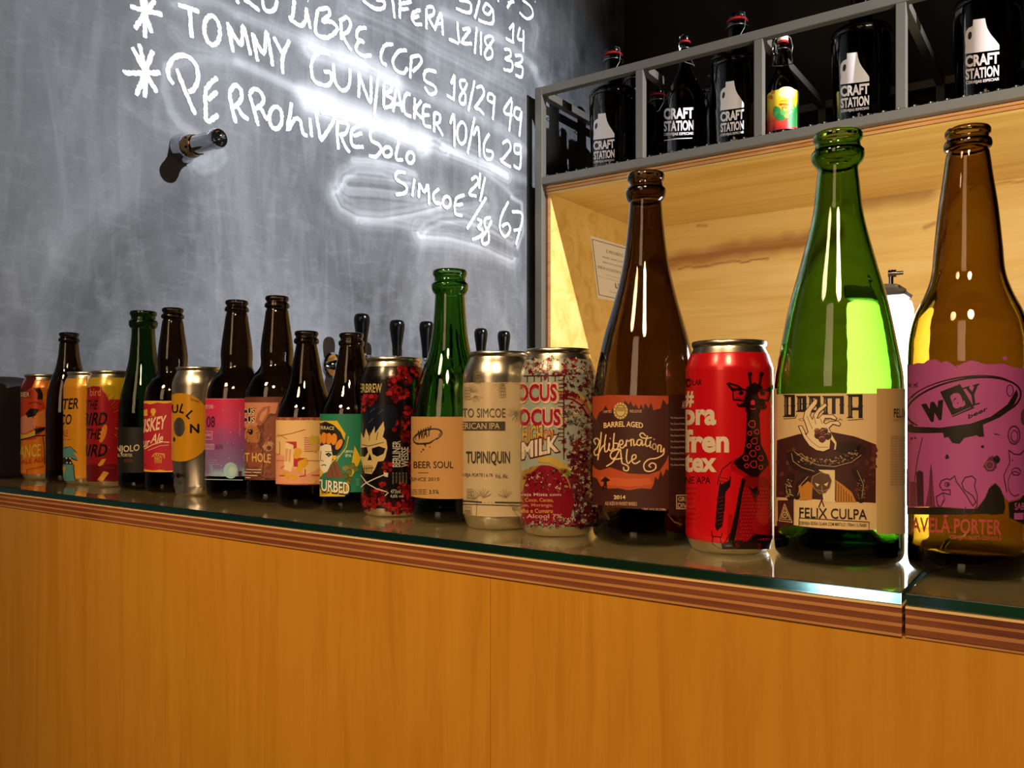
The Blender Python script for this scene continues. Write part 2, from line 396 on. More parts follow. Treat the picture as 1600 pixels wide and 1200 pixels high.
# chalkboard paint with the wiped chalk carried by the surface itself
C1 = (4.6147, 180, 0); C2 = (4.4444, 500, 0); C3 = (4.4444, 500, 160)
def unc(c, pts): return [(x/c[0]+c[1], y/c[0]+c[2]) for x, y in pts]
def yz(p): q = on_x(p[0], p[1], X0); return (q.y, q.z)
smears = [  # crop, points, half width (m), strength, streakiness
 (C1, [(900,110),(1160,215),(1400,310),(1569,385),(1800,480)], .016, .55, .4),
 (C2, [(-60,330),(100,375),(250,425),(400,500),(520,570)], .030, 1.15, .45),
 (C2, [(420,520),(640,620),(840,700),(1050,790),(1250,900),(1420,1050)], .018, .8, .6),
 (C1, [(880,440),(1050,520),(1200,590),(1400,680)], .012, .8, .4),
 (C1, [(420,470),(560,420),(760,420),(900,450)], .020, .30, .7),
 (C2, [(-90,700),(60,745),(220,800),(420,870),(600,940),(730,1000)], .036, 1.7, .35),
 (C2, [(860,1030),(1000,1080),(1180,1150),(1300,1220)], .030, .8, .6),
 (C2, [(200,60),(500,180),(800,350),(1100,490),(1400,640)], .030, .22, .8),
 (C2, [(850,90),(1080,180),(1300,300),(1500,480)], .016, .55, .5),
 (C2, [(1480,480),(1560,640)], .02, .5, .4),
 (C3, [(1200,450),(1330,500),(1430,540)], .015, .5, .5),
 (C3, [(900,330),(1150,480),(1330,640)], .010, .35, .5),
 (C2, [(1480,330),(1500,200),(1430,60)], .02, .3, .8),
 (C3, [(110,640),(150,720),(260,780),(430,790),(640,750),(820,700)], .026, .75, .9),
 (C3, [(120,600),(160,520),(260,460),(420,470),(600,540)], .020, .7, .9),
 (C3, [(200,560),(400,570),(640,600)], .036, .6, .95),
 (C3, [(230,400),(360,405),(540,440),(660,490)], .014, .8, .8),
 (C3, [(700,320),(740,280),(800,280),(860,320)], .024, .7, .85),
 (C3, [(700,900),(740,850),(850,800),(1000,790),(1200,860),(1330,940)], .024, .5, .9),
 (C3, [(700,900),(900,910),(1100,960),(1330,1060)], .040, .6, .9),
 (C3, [(300,850),(500,860),(700,900)], .030, .40, .9),
 (C3, [(1330,660),(1400,700),(1410,900),(1370,1010)], .008, .5, .5),
 (C3, [(820,700),(960,740),(1150,700)], .05, .25, .9),
 (C1, [(430,40),(600,0),(760,30),(870,110)], .016, .35, .7),
 (C1, [(370,480),(355,650),(400,800),(470,900),(580,970)], .012, .55, .6),
 (C1, [(110,760),(260,870),(430,930)], .012, .30, .6),
 (C1, [(620,1200),(700,1180),(760,1120)], .03, .25, .9),
 (C1, [(420,230),(520,330),(760,390)], .02, .2, .8)]
def vnoise(a, seed):        # smooth 1-D value noise for arrays
    rng = np.random.RandomState(seed); T = rng.rand(4096); i = np.floor(a).astype(int); f = a-i; f = f*f*(3-2*f)
    return T[i % 4096]*(1-f)+T[(i+1) % 4096]*f
def chalk_field(Y, Z):
    s = np.zeros_like(Y)
    for k, (c, pts, w, st, sk) in enumerate(smears):
        P = [yz(q) for q in unc(c, pts)]; best = np.full(Y.shape, 9.0); sd = np.zeros_like(Y); tt = np.zeros_like(Y); acc = 0; L = sum(math.dist(a, b) for a, b in zip(P[:-1], P[1:]))
        for a, b in zip(P[:-1], P[1:]):
            dx, dy = b[0]-a[0], b[1]-a[1]; l = math.hypot(dx, dy); t = np.clip(((Y-a[0])*dx+(Z-a[1])*dy)/(l*l), 0, 1)
            ex, ey = Y-a[0]-t*dx, Z-a[1]-t*dy; d = np.hypot(ex, ey); m = d < best
            sgn = np.sign(dx*ey-dy*ex); best = np.where(m, d, best); sd = np.where(m, d*sgn, sd); tt = np.where(m, acc+t*l, tt); acc += l
        streak = vnoise(sd/.011+500+tt*1.5, k)*.5+vnoise(sd/.0055+900+tt*3, k+50)*.5
        body = np.exp(-(best/w)**2*1.2)*(.75+.5*vnoise(tt/.05+30, k+90))
        s += st*body*((1-sk)+sk*1.9*np.clip(streak-.25, 0, 1)*1.1)
    return s
ny, nz = 900, 520
ya, yb, za, zb = 0.45, 2.80, CZ-.12, CZ+1.28
Yg, Zg = np.meshgrid(np.linspace(ya, yb, ny), np.linspace(za, zb, nz))
smear = chalk_field(Yg.ravel(), Zg.ravel())
me = bpy.data.meshes.new('painted_chalkboard')
co = np.stack([np.full(ny*nz, X0), Yg.ravel(), Zg.ravel()], 1)
ii = (np.arange(nz-1)[:, None]*ny+np.arange(ny-1)[None, :]).ravel()
faces = np.stack([ii, ii+1, ii+ny+1, ii+ny], 1)
ext = [(X0, -2.6, 0), (X0, ya, 0), (X0, yb, 0), (X0, -2.6, za), (X0, ya, za), (X0, yb, za), (X0, -2.6, CZ+1.95), (X0, ya, zb), (X0, yb, zb), (X0, ya, CZ+1.95), (X0, yb, CZ+1.95)]
n0 = ny*nz
me.vertices.add(n0+len(ext)); me.vertices.foreach_set('co', np.concatenate([co, np.array(ext)]).astype(np.float32).ravel())
extra = [(0,1,4,3), (1,2,5,4), (3,4,7,9,6), (7,8,10,9)]
loops = np.concatenate([faces.ravel()]+[np.array([n0+j for j in e]) for e in extra]); tot = [4]*len(faces)+[len(e) for e in extra]
me.loops.add(len(loops)); me.loops.foreach_set('vertex_index', loops.astype(np.int32))
me.polygons.add(len(tot)); st = np.concatenate([[0], np.cumsum(tot)[:-1]])
me.polygons.foreach_set('loop_start', st.astype(np.int32)); me.update(calc_edges=True)
at = me.attributes.new('chalk', 'FLOAT', 'POINT'); at.data.foreach_set('value', np.concatenate([smear, np.zeros(len(ext))]).astype(np.float32))
def board_mat():
    x = NT('wiped_chalkboard_paint'); a = x.n('ShaderNodeAttribute', attribute_name='chalk').outputs['Fac']
    cloud = x.noise(x.coord(scale=(1, 1, .7)), 3.0, 6, .62, .6); vert = x.noise(x.coord(scale=(1, 9, 1.8)), 2.2, 4, .55, 1.2)
    diag = x.noise(x.coord(scale=(1, 5, 16), rot=(.25, 0, 0)), 3.5, 5, .6, .7); fine = x.noise(x.coord(), 160, 3, .7)
    f = x.math('MULTIPLY', x.math('SUBTRACT', cloud, .30, True), .46)
    f = x.math('ADD', f, x.math('MULTIPLY', x.math('SUBTRACT', vert, .45, True), .22))
    f = x.math('ADD', f, x.math('MULTIPLY', x.math('SUBTRACT', diag, .52, True), .20))
    f = x.math('MULTIPLY', f, x.math('ADD', x.math('MULTIPLY', fine, .5), .75))
    f = x.math('ADD', f, x.math('MULTIPLY', a, .42), True)
    x.P(Base_Color=x.mix(f, (*lin('2f3136'), 1), (*lin('e4e8f0'), 1)), Roughness=.62); return x.m
board = link('painted_chalkboard', me, board_mat(), wall_left)

# hand-drawn chalk strokes
def el(cx, cy, rx, ry, rot=0, n=14): return [(cx+rx*math.cos(2*PI*k/n)*math.cos(rot)-ry*math.sin(2*PI*k/n)*math.sin(rot), cy+rx*math.cos(2*PI*k/n)*math.sin(rot)+ry*math.sin(2*PI*k/n)*math.cos(rot)) for k in range(n+1)]
S1 = [[(105,45),(200,75),(340,105)],[(285,0),(215,95),(140,210)],[(185,-20),(215,95),(262,240)],[(215,-30),(212,275)],
 [(70,510),(90,528),(325,525)],[(120,340),(205,500),(300,670)],[(170,315),(215,520),(212,705)],[(270,365),(215,520),(150,690)],
 [(450,35),(605,85)],[(535,60),(550,275)],el(697,220,56,105,-.1),[(808,160),(828,270),(850,380)],[(810,175),(905,325),(920,185),(975,400)],
 [(985,235),(1025,445)],[(990,245),(1070,390),(1090,230),(1135,480)],[(1140,265),(1200,385)],[(1255,290),(1205,410),(1208,535)],
 [(440,495),(500,650),(575,830)],[(420,610),(385,560),(380,490),(420,420),(490,400),(550,430),(590,500),(592,580),(565,645),(525,660)],
 [(735,560),(655,640),(650,760),(655,870),(700,860),(740,825)],[(665,722),(735,660)],
 [(820,665),(840,780),(870,890)],[(820,665),(860,615),(905,650),(905,720),(850,780)],[(880,770),(915,830),(960,865)],
 [(965,680),(1000,800),(1030,910)],[(965,680),(1000,640),(1050,670),(1065,740),(1005,790)],[(1040,770),(1095,870)],el(1155,850,46,80),
 [(1270,740),(1262,800),(1240,940),(1290,862),(1330,870),(1350,960),(1385,980)],[(1365,778),(1368,782)],[(1400,850),(1415,990)],
 [(1440,800),(1460,900),(1480,1015)],[(870,0),(890,30)],[(925,0),(955,20)],[(940,0),(1040,80)],[(1060,0),(1070,60),(1110,85),(1150,60),(1165,0)],
 [(1290,0),(1275,120),(1255,135),(1330,185),(1370,150),(1375,55)],[(1378,80),(1405,210)],[(1386,5),(1390,9)],
 [(1460,70),(1445,150),(1445,240),(1490,270),(1545,265),(1600,210),(1560,160),(1490,155),(1540,110),(1530,60),(1460,70)],
 [(1545,395),(1480,380),(1430,410),(1410,490),(1430,580),(1500,615),(1550,600),(1555,530),(1500,515)]]
S2 = [[(0,980),(50,910),(95,825),(60,790),(0,780)],[(118,830),(118,940),(125,1040)],[(125,850),(190,860),(180,920),(130,940)],[(140,940),(170,1010),(205,1060)],
 [(300,865),(220,905),(225,1010),(300,1020)],[(228,945),(290,925)],[(385,890),(345,915),(355,975),(410,1010),(420,1050),(380,1090),(335,1080)],
 el(465,1055,30,33),[(545,980),(525,1100),(575,1110)],el(625,1095,27,38),
 [(90,440),(100,560),(130,615),(165,630),(200,590),(205,475)],[(265,500),(268,590),(265,680)],[(265,500),(345,715),(350,525)],[(400,535),(372,810)],
 [(440,575),(440,750)],[(440,572),(485,585),(490,630),(445,652),(500,690),(492,735),(440,752)],[(505,780),(530,612),(570,780)],[(515,725),(565,725)],
 [(625,658),(595,655),(577,720),(590,790),(632,810)],[(655,680),(652,830)],[(702,700),(660,765),(705,825)],[(765,742),(717,740),(717,862),(768,882)],[(717,800),(758,800)],
 [(790,780),(790,920)],[(790,782),(828,800),(826,848),(795,862)],[(805,862),(852,945)],
 [(140,140),(145,280)],[(130,150),(180,122),(208,160),(195,215),(150,242)],[(152,242),(180,300),(215,355)],
 [(320,195),(270,200),(250,240),(262,275),(300,290),(262,295),(245,345),(290,388),(355,385)],
 [(505,308),(450,315),(422,370),(425,430),(460,455)],[(600,352),(545,358),(503,420),(520,482),(575,510),(605,470)],
 [(632,390),(622,545)],[(625,402),(685,388),(700,435),(640,500)],[(805,500),(735,490),(722,555),(790,600),(802,640),(760,656),(722,605)],
 [(290,0),(350,45),(400,65),(440,50),(440,10),(385,0)],[(500,0),(515,130)],[(552,0),(550,130)],[(550,30),(632,12)],[(555,65),(612,62)],
 [(695,70),(645,90),(637,130),(660,170),(705,168)],[(640,125),(685,112)],[(735,60),(735,205)],[(735,52),(780,50),(785,98),(745,120)],[(750,125),(800,215)],
 [(795,205),(835,92),(850,248)],[(812,165),(846,165)],
 [(950,150),(955,230),(965,300)],[(890,272),(960,303)],[(985,207),(1040,205),(980,295),(1052,303)],[(1085,190),(1070,375)],[(1115,220),(1113,385)],
 [(1185,250),(1145,265),(1150,310),(1190,345),(1190,395),(1155,410),(1140,370),(1175,315),(1200,275),(1185,250)],
 [(960,0),(1038,20),(1035,90),(940,60)],[(1105,0),(1070,130)],[(1190,60),(1150,28),(1130,75),(1165,102),(1195,65),(1192,165),(1095,140)],
 [(1340,160),(1335,295)],[(1340,165),(1310,205)],[(1285,268),(1345,298)],[(1385,190),(1370,268),(1415,280)],[(1410,210),(1408,365)],
 [(1275,345),(1312,348),(1320,388),(1282,410),(1330,432),(1325,490),(1270,482)],[(1350,388),(1395,390),(1395,430),(1350,452),(1402,470),(1395,535),(1352,520)],
 [(930,520),(905,585)],[(930,520),(925,690)],[(875,662),(930,695)],
 [(1010,562),(970,562),(975,612),(1005,660),(1000,718),(970,715),(967,675),(1005,615),(1018,575)],[(1070,560),(1025,775)],
 [(1080,612),(1118,602),(1135,650),(1100,710),(1072,750),(1100,760),(1135,797)],[(1205,668),(1170,650),(1162,695),(1200,712),(1208,665),(1196,835)],
 [(1328,680),(1272,775),(1335,802)],[(1330,700),(1310,915)],[(1390,762),(1355,752),(1345,800),(1378,830),(1396,775),(1380,950)],
 [(900,862),(925,800),(930,1025)],el(980,925,32,75),[(1070,815),(1020,1070)],[(1060,942),(1095,888),(1105,1092)],
 [(1172,930),(1135,1000),(1140,1090),(1180,1108),(1196,1060),(1148,1045)],
 [(1262,1000),(1300,978),(1320,1030),(1270,1100),(1252,1118),(1322,1162)],[(1388,1010),(1347,1010),(1350,1060),(1385,1062),(1390,1010),(1385,1165),(1340,1150)],
 [(1330,0),(1295,58)],[(1300,20),(1345,14)],[(1400,0),(1460,50),(1472,108),(1432,132),(1380,88)],[(1488,12),(1492,16)],[(1228,0),(1238,14)]]
S3 = [[(590,490),(535,487),(520,530),(592,580),(590,628),(520,642)],[(652,530),(635,655)],[(685,562),(680,665)],[(685,562),(720,622),(745,575),(752,715)],
 [(822,600),(782,640),(795,695),(838,702)],el(875,692,27,38),[(1000,645),(940,672),(935,770),(985,787)],[(940,716),(988,705)],
 [(1045,540),(1080,517),(1092,560),(1030,632),(1082,652)],[(1108,490),(1100,600)],[(1142,520),(1105,690)],[(1150,660),(1015,880)],
 [(1085,812),(1120,830),(1092,868),(1125,892),(1108,930),(1052,955)],
 [(1182,800),(1142,812),(1140,860),(1165,900),(1165,968),(1130,985),(1122,942),(1160,880),(1188,820)],
 [(1305,690),(1255,790),(1245,880),(1280,932),(1315,890),(1300,842),(1258,862)],[(1328,760),(1402,785),(1355,990)],[(1340,890),(1392,880)]]
def chalk_lines():
    bm = bmesh.new(); rng = random.Random(3)
    def crom(P):
        if len(P) < 3: return P
        out = []
        for i in range(len(P)-1):
            a, b = P[i], P[i+1]; p0 = P[i-1] if i else a; p3 = P[i+2] if i+2 < len(P) else b
            for s in range(4):
                t = s/4; out.append(tuple(.5*(2*a[d]+(b[d]-p0[d])*t+(2*p0[d]-5*a[d]+4*b[d]-p3[d])*t*t+(3*a[d]-p0[d]-3*b[d]+p3[d])*t**3) for d in (0, 1)))
        return out+[P[-1]]
    lay = 0
    for crop, S in ((C1, S1), (C2, S2), (C3, S3)):
        for st in S:
            P = crom([yz(q) for q in unc(crop, st)]); dens = []
            for a, b in zip(P[:-1], P[1:]):
                n = max(1, int(math.dist(a, b)/.0035)); dens += [(a[0]+(b[0]-a[0])*k/n, a[1]+(b[1]-a[1])*k/n) for k in range(n)]
            dens.append(P[-1]); lay += 1; x = X0+.0007+lay*1.2e-5; L = []; Rr = []
            w0 = .0049 if crop is not C1 else .0050
            for i, q in enumerate(dens):
                a, b = dens[max(i-1, 0)], dens[min(i+1, len(dens)-1)]; d = math.dist(a, b) or 1; n = (-(b[1]-a[1])/d, (b[0]-a[0])/d)
                e = .72 if i in (0, len(dens)-1) else 1
                wl, wr = (w0*e*(1+rng.uniform(-.24, .18)) for _ in (0, 1))
                x += 2e-7; L.append(bm.verts.new((x, q[0]+n[0]*wl, q[1]+n[1]*wl))); Rr.append(bm.verts.new((x, q[0]-n[0]*wr, q[1]-n[1]*wr)))
            for i in range(len(L)-1):
                try: bm.faces.new((Rr[i], Rr[i+1], L[i+1], L[i]))
                except ValueError: pass
    bm.normal_update()
    for f in bm.faces:
        if f.normal.x < 0: f.normal_flip()
    return bm
xc = NT('white_chalk'); xc.P(Base_Color=(.93, .94, .96, 1), Roughness=.8)
from_bm('chalk_writing', chalk_lines(), xc.m, wall_left, smooth=False)

# ---------------------------------------------------------------- the bar
YF = 0.523
TOP = CZ-.107
bar = thing('bar_counter', 'long plywood bar counter with layered plywood edge and orange-brown front', 'bar counter', (-.3, YF, 0))
def bchild(o): o.location = (.3, -YF, 0); return o
XS = -.0905
for xa, xb in ((X0+.003, -.38815), (-.38785, 1.5)):
    bchild(box('front_panel', xa, YF+.0012, .09, xb, YF+.019, TOP-.0255, M['panel'], bar, .00015))
bchild(box('toe_kick', X0+.003, YF+.05, 0, 1.5, YF+.30, .09, M['matt_black'], bar))
bchild(box('carcass', X0+.003, YF+.02, .09, 1.5, YF+.298, TOP-.0256, M['matt_black'], bar))
lay = [(.0, .0012, 'ply_top'), (.0012, .0044, 'ply_dark'), (.0044, .0064, 'ply_light'), (.0064, .0100, 'ply_dark'), (.0100, .0122, 'ply_light'), (.0122, .0160, 'ply_dark'), (.0160, .0178, 'ply_light')]
for xa, xb in ((X0+.003, XS-.0009), (XS+.0009, 1.5)):
    for i, (a, b, m) in enumerate(lay):
        j = random.Random(i+int(xa*100)).uniform(-.0004, .0004)
        bchild(box('ply_layer', xa, YF+j, TOP-.0076-b, xb, YF+.30, TOP-.0076-a, M[m], bar))
for nm, xa, xb in (('l', X0+.004, XS-.0012), ('r', XS+.0012, 1.49)):
    g = thing('glass_countertop', 'long green-edged glass sheet covering the bar, under most of the bottles' if nm == 'l' else
              'shorter green-edged glass sheet at the right end of the bar under the purple-labelled bottle', 'glass sheet', ((xa+xb)/2, YF, TOP-.0070), 'glass sheets on the bar')
    o = box('pane', xa-(xa+xb)/2, 0.0008, 0, xb-(xa+xb)/2, .298, .0070, [M['sheet'], M['sheet_edge']], g, .0007)
    for f in o.data.polygons:
        if f.normal.y < -.5 or (abs(f.normal.x) > .5): f.material_index = 1
box('inner_worktop', X0+.003, YF+.302, TOP-.20, 1.5, 1.10, TOP-.17, M['matt_black']); bpy.data.objects['inner_worktop']['kind'] = 'thing'
tag(bpy.data.objects['inner_worktop'], 'low black work shelf behind the bar counter', 'worktop')
box('under_worktop_cabinet', X0+.003, YF+.302, 0, 1.5, 1.08, TOP-.20, M['matt_black']); tag(bpy.data.objects['under_worktop_cabinet'], 'black cabinet under the low work shelf behind the bar', 'cabinet')

# ---------------------------------------------------------------- white lamp behind the glass edge
def emis(name, c, e):
    x = NT(name); x.P(Base_Color=(.9, .9, .9, 1), Emission_Color=(*c, 1), Emission_Strength=e); return x.m
lx0, lx1, ly0, ly1 = -.194, -.1405, .832, .872
lz0, lz1 = TOP-.17, CZ+.103
lamp = thing('emergency_lamp', 'upright white glowing lamp with grey cap standing behind the green bottle', 'lamp', ((lx0+lx1)/2, (ly0+ly1)/2, lz0))
hx, hy = (lx1-lx0)/2, (ly1-ly0)/2
box('diffuser', -hx, -hy, .016, hx, hy, lz1-lz0, emis('lit_white_diffuser', (.86, .94, 1.0), 13.0), lamp, .009)
box('base', -hx-.002, -hy-.002, 0, hx+.002, hy+.002, .0155, M['grey_cap'], lamp, .003)
bm = bmesh.new(); add_box(bm, -hx-.001, -hy-.001, lz1-lz0+.0005, hx-.002, hy+.001, lz1-lz0+.013, .004)
for v in bm.verts:
    if v.co.z > lz1-lz0+.006: v.co.x = v.co.x*.93-.003; v.co.z += (-v.co.x)*.07
from_bm('cap', bm, M['grey_cap'], lamp, smooth=False)
bm = bmesh.new(); add_lathe(bm, [(0, 0), (.0035, 0), (.0035, .007), (.0018, .007), (.0018, .013), (0, .013)], 16, Matrix.Translation((hx*.25, 0, lz1-lz0+.024)) @ Matrix.Rotation(PI/2, 4, 'Y'))
add_lathe(bm, [(0, 0), (.0022, 0), (.0022, .014), (0, .014)], 12, Matrix.Translation((hx*.33, 0, lz1-lz0+.0135)))
from_bm('thumb_screw', bm, M['chrome'], lamp)

# black rounded container between the wall and the first can
cx_, cy_ = -1.393, .610
ct = thing('container', 'black round-topped container against the chalkboard at the left bar end', 'container', (cx_, cy_, TOP+.0001))
bm = bmesh.new(); rings = []
for r, z in smooth_prof([(0, 0, 1), (.92, 0, 1), (.98, .004), (1, .012), (1, .100), (.97, .120), (.85, .139), (.62, .150), (.3, .1545), (0, .1555)], 4):
    rings.append([bm.verts.new((.043*r*math.copysign(abs(math.cos(t))**.6, math.cos(t)), .052*r*math.copysign(abs(math.sin(t))**.6, math.sin(t)), z)) for t in [2*PI*k/40+.01 for k in range(40)]])
for a, b in zip(rings[:-1], rings[1:]):
    for k in range(40): bm.faces.new((a[k], a[(k+1) % 40], b[(k+1) % 40], b[k]))
bmesh.ops.remove_doubles(bm, verts=bm.verts[:], dist=1e-5); bmesh.ops.recalc_face_normals(bm, faces=bm.faces[:])
from_bm('body', bm, M['matt_black'], ct)

# ---------------------------------------------------------------- plywood niche
NB = 2.782
bx = thing('plywood_niche', 'tall open niche of pale plywood under the metal bottle frame', 'cabinet', (-.5, 2.16, 0))
def nchild(o): o.location = (.5, -2.16, 0); return o
zt = CZ+.656
nchild(box('side_panel', -1.384, 2.158, 0, -1.3665, NB, zt, M['niche'], bx))
nchild(box('side_panel', .50, 2.158, 0, .518, NB, zt, M['niche'], bx))
nchild(box('bottom_panel', -1.3665, 2.160, CZ-.42, .50, NB, CZ-.402, M['niche'], bx))
for i, (a, b, m) in enumerate(((0, .006, 'ply_edge'), (.006, .0085, 'ply_edge_dark'), (.0085, .016, 'ply_edge'), (.016, .0182, 'ply_edge_dark'), (.0182, .0245, 'niche'))):
    nchild(box('ply_layer', -1.384, 2.157+.0004*i, zt+.0245-b, .518, NB, zt+.0245-a, M[m], bx))
# side edge strip
nchild(box('edge_strip', -1.384, 2.1565, 0, -1.377, 2.1578, zt, M['ply_edge_dark'], bx))
nchild(box('edge_strip', -1.3765, 2.1562, 0, -1.3665, 2.1578, zt, M['ply_edge'], bx))
# back panel with brown stains
ny2, nz2 = 320, 200
Xg, Zg2 = np.meshgrid(np.linspace(-1.3665, .50, ny2), np.linspace(CZ-.402, zt, nz2))
Xf, Zf = Xg.ravel(), Zg2.ravel(); stn = np.zeros_like(Xf)
wob = (vnoise(Xf/.09+200, 5)-.5)*.030+(vnoise(Xf/.035+200, 6)-.5)*.010
for (p, w, s) in (([(1035,407),(1100,400),(1160,388),(1250,376),(1330,362)], .034, .8), ([(1180,378),(1240,366)], .018, .5), ([(1345,318),(1400,308),(1450,296)], .032, .7),
                  ([(1445,352),(1460,348)], .008, .6), ([(1060,418),(1200,402)], .004, .9), ([(1090,350),(1104,350)], .006, .6), ([(1520,300),(1600,285)], .004, .7), ([(950,400),(985,395)], .05, .3)):
    P = [(on_y(a, b, NB).x, on_y(a, b, NB).z) for a, b in p]
    for a, b in zip(P[:-1], P[1:]):
        dx, dy = b[0]-a[0], b[1]-a[1]; t = np.clip(((Xf-a[0])*dx+(Zf-a[1])*dy)/(dx*dx+dy*dy), 0, 1)
        d = np.hypot(Xf-a[0]-t*dx, Zf+wob-a[1]-t*dy); stn = np.maximum(stn, s*np.clip(1.3-d/w, 0, 1)*(.85+.25*vnoise(Zf/.009+40+.8*vnoise(Xf/.10+7, 8), 9)))
me = bpy.data.meshes.new('back_panel'); co = np.stack([Xf, np.full(len(Xf), NB-.0005), Zf], 1)
ii = (np.arange(nz2-1)[:, None]*ny2+np.arange(ny2-1)[None, :]).ravel(); fc = np.stack([ii, ii+1, ii+ny2+1, ii+ny2], 1)
bkv = [(-1.384, NB, 0), (.518, NB, 0), (.518, NB, zt), (-1.384, NB, zt), (-1.384, NB+.016, 0), (.518, NB+.016, 0), (.518, NB+.016, zt), (-1.384, NB+.016, zt)]
nb0 = len(co); allv = np.concatenate([co, np.array(bkv)]); bf = [(0,1,2,3), (7,6,5,4), (0,4,5,1), (1,5,6,2), (2,6,7,3), (3,7,4,0)]
me.from_pydata(allv.tolist(), [], fc.tolist()+[tuple(nb0+j for j in f) for f in bf])
me.attributes.new('stain', 'FLOAT', 'POINT').data.foreach_set('value', np.concatenate([stn, np.zeros(8)]).astype(np.float32))
nchild(link('back_panel', me, M['niche_back'], bx))
# notice on the side panel
nt = thing('paper_notice', 'white printed paper notice on the plywood side panel behind the tall brown bottle', 'notice', (-1.3665, 2.45, CZ+.3))
def notice_pt(x, y):
    # photo pixel -> side panel plane
    return on_x(x, y, -1.3662)-Vector((-1.3665, 2.45, CZ+.3))
def notice():
    N = Vector((1, 0, 0)); A = Plane('paper').crop(8.57, 900, 350)
    A.poly('e9e4dc', [(195,155),(900,375),(760,1070),(292,995)])
    A.line('3a3532', 9, [(215,205),(860,385),(745,1045),(308,948)], True)
    def tl(x0, y0, x1, y1, t, c='4a4440'): A.text(c, t, x0, y0, x1, y1, .012, slope=.27)
    tl(405, 335, 640, 385, 'É PROIBIDO'); tl(345, 425, 740, 450, 'VENDER, SERVIR OU ENTREGAR'); tl(360, 498, 720, 522, 'BEBIDA QUE CAUSE DEPENDENCIA'); tl(290, 552, 730, 588, 'BEBIDAS ALCOOLICAS A MENORES')
    tl(380, 668, 700, 682, 'A VENDA CONFIGURA CRIME LEI', '8a827c'); tl(285, 690, 700, 702, 'A INFRACAO PODE SER DENUNCIADA EM QUALQUER LUGAR', '8a827c')
    A.line('6a625c', 16, [(525,800),(530,845),(548,860),(565,850),(566,800)]); tl(450, 895, 620, 912, 'CONTROLE', '8a827c')
    o = A.build('printed_sheet', None, lambda x, y: notice_pt(x, y), N, .0003, 5e-5); o.parent = nt
notice()

# ---------------------------------------------------------------- metal frame above the niche
FY0, FY1 = 2.16, 2.775
fr = thing('metal_frame', 'welded grey square-tube frame holding the growlers above the niche', 'shelf frame', (-.5, 2.16, 0))
def fchild(o): o.location = (.5, -2.16, 0); return o
zb0, zb1 = CZ+.682, CZ+.706; zu0, zu1 = CZ+.957, CZ+.982; T = .0245
xp = [-1.4095+.3406*k for k in range(6)]
for z0, z1 in ((zb0, zb1), (zu0, zu1)):
    for y0 in (FY0-T, FY1-T): fchild(box('rail', xp[0], y0, z0, xp[-1]+T, y0+T, z1, M['steel'], fr, .0025))
for k, x in enumerate(xp):
    for y0 in (FY0-T, FY1-T):
        if k in (0, 5): fchild(box('post', x-.0008, y0-.0008, 0, x+T, y0+T+.0008, zu1+.0004, M['steel'], fr, .0025))
        else: fchild(box('post', x, y0+.0006, zb1, x+T-.001, y0+T-.0006, zu0, M['steel'], fr, .002))
    for z0, z1 in ((zb0, zb1), (zu0, zu1)): fchild(box('crossbar', x+.001, FY0, z0+.0006, x+T-.001, FY1-T, z1-.0006, M['steel'], fr, .002))
bm = bmesh.new(); R_ = random.Random(5)    # expanded metal the bottles stand on
ZS = zb1+.0035
def strand(P, w=.0016):
    for a, b in zip(P[:-1], P[1:]):
        a, b = Vector(a), Vector(b); t = (b-a).normalized(); n = Vector((-t.y, t.x, 0))*w
        vs = [bm.verts.new(q) for q in (a-n, a+n, b+n, b-n, a-n-Vector((0,0,.0032)), a+n-Vector((0,0,.0032)), b+n-Vector((0,0,.0032)), b-n-Vector((0,0,.0032)))]
        for f in ((3,2,1,0), (4,5,6,7), (0,1,5,4), (2,3,7,6)): bm.faces.new([vs[i] for i in f])
nrow = 26; dy = (FY1-FY0-.0)/nrow; dx = .017
for r in range(nrow):
    y = FY0-.012+r*dy; P = []
    for i in range(int((xp[-1]-xp[0])/dx)):
        P.append((xp[0]+T*.4+i*dx, y+(dy*.5 if (i+r) % 2 else -dy*.5), ZS+R_.uniform(-.0003, .0)))
    strand(P)
for i in range(int((xp[-1]-xp[0])/dx)*2):   # cut burrs along the front edge
    x = xp[0]+.012+i*dx*.5+R_.uniform(-.003, .003); h = R_.uniform(.0004, .0045); w = R_.uniform(.002, .005)
    vs = [bm.verts.new(q) for q in ((x-w, FY0-.016, zb1-.0005), (x+w, FY0-.016, zb1-.0005), (x+w*.6, FY0-.014, zb1+h), (x-w*.6, FY0-.014, zb1+h), (x-w, FY0-.008, zb1-.0005), (x+w, FY0-.008, zb1-.0005), (x+w*.6, FY0-.010, zb1+h), (x-w*.6, FY0-.010, zb1+h))]
    for f in ((0,1,2,3), (7,6,5,4), (3,2,6,7), (0,3,7,4), (2,1,5,6)): bm.faces.new([vs[j] for j in f])
o = fchild(from_bm('expanded_metal_mesh', bm, M['steel'], fr, smooth=False)); o['kind'] = 'stuff'

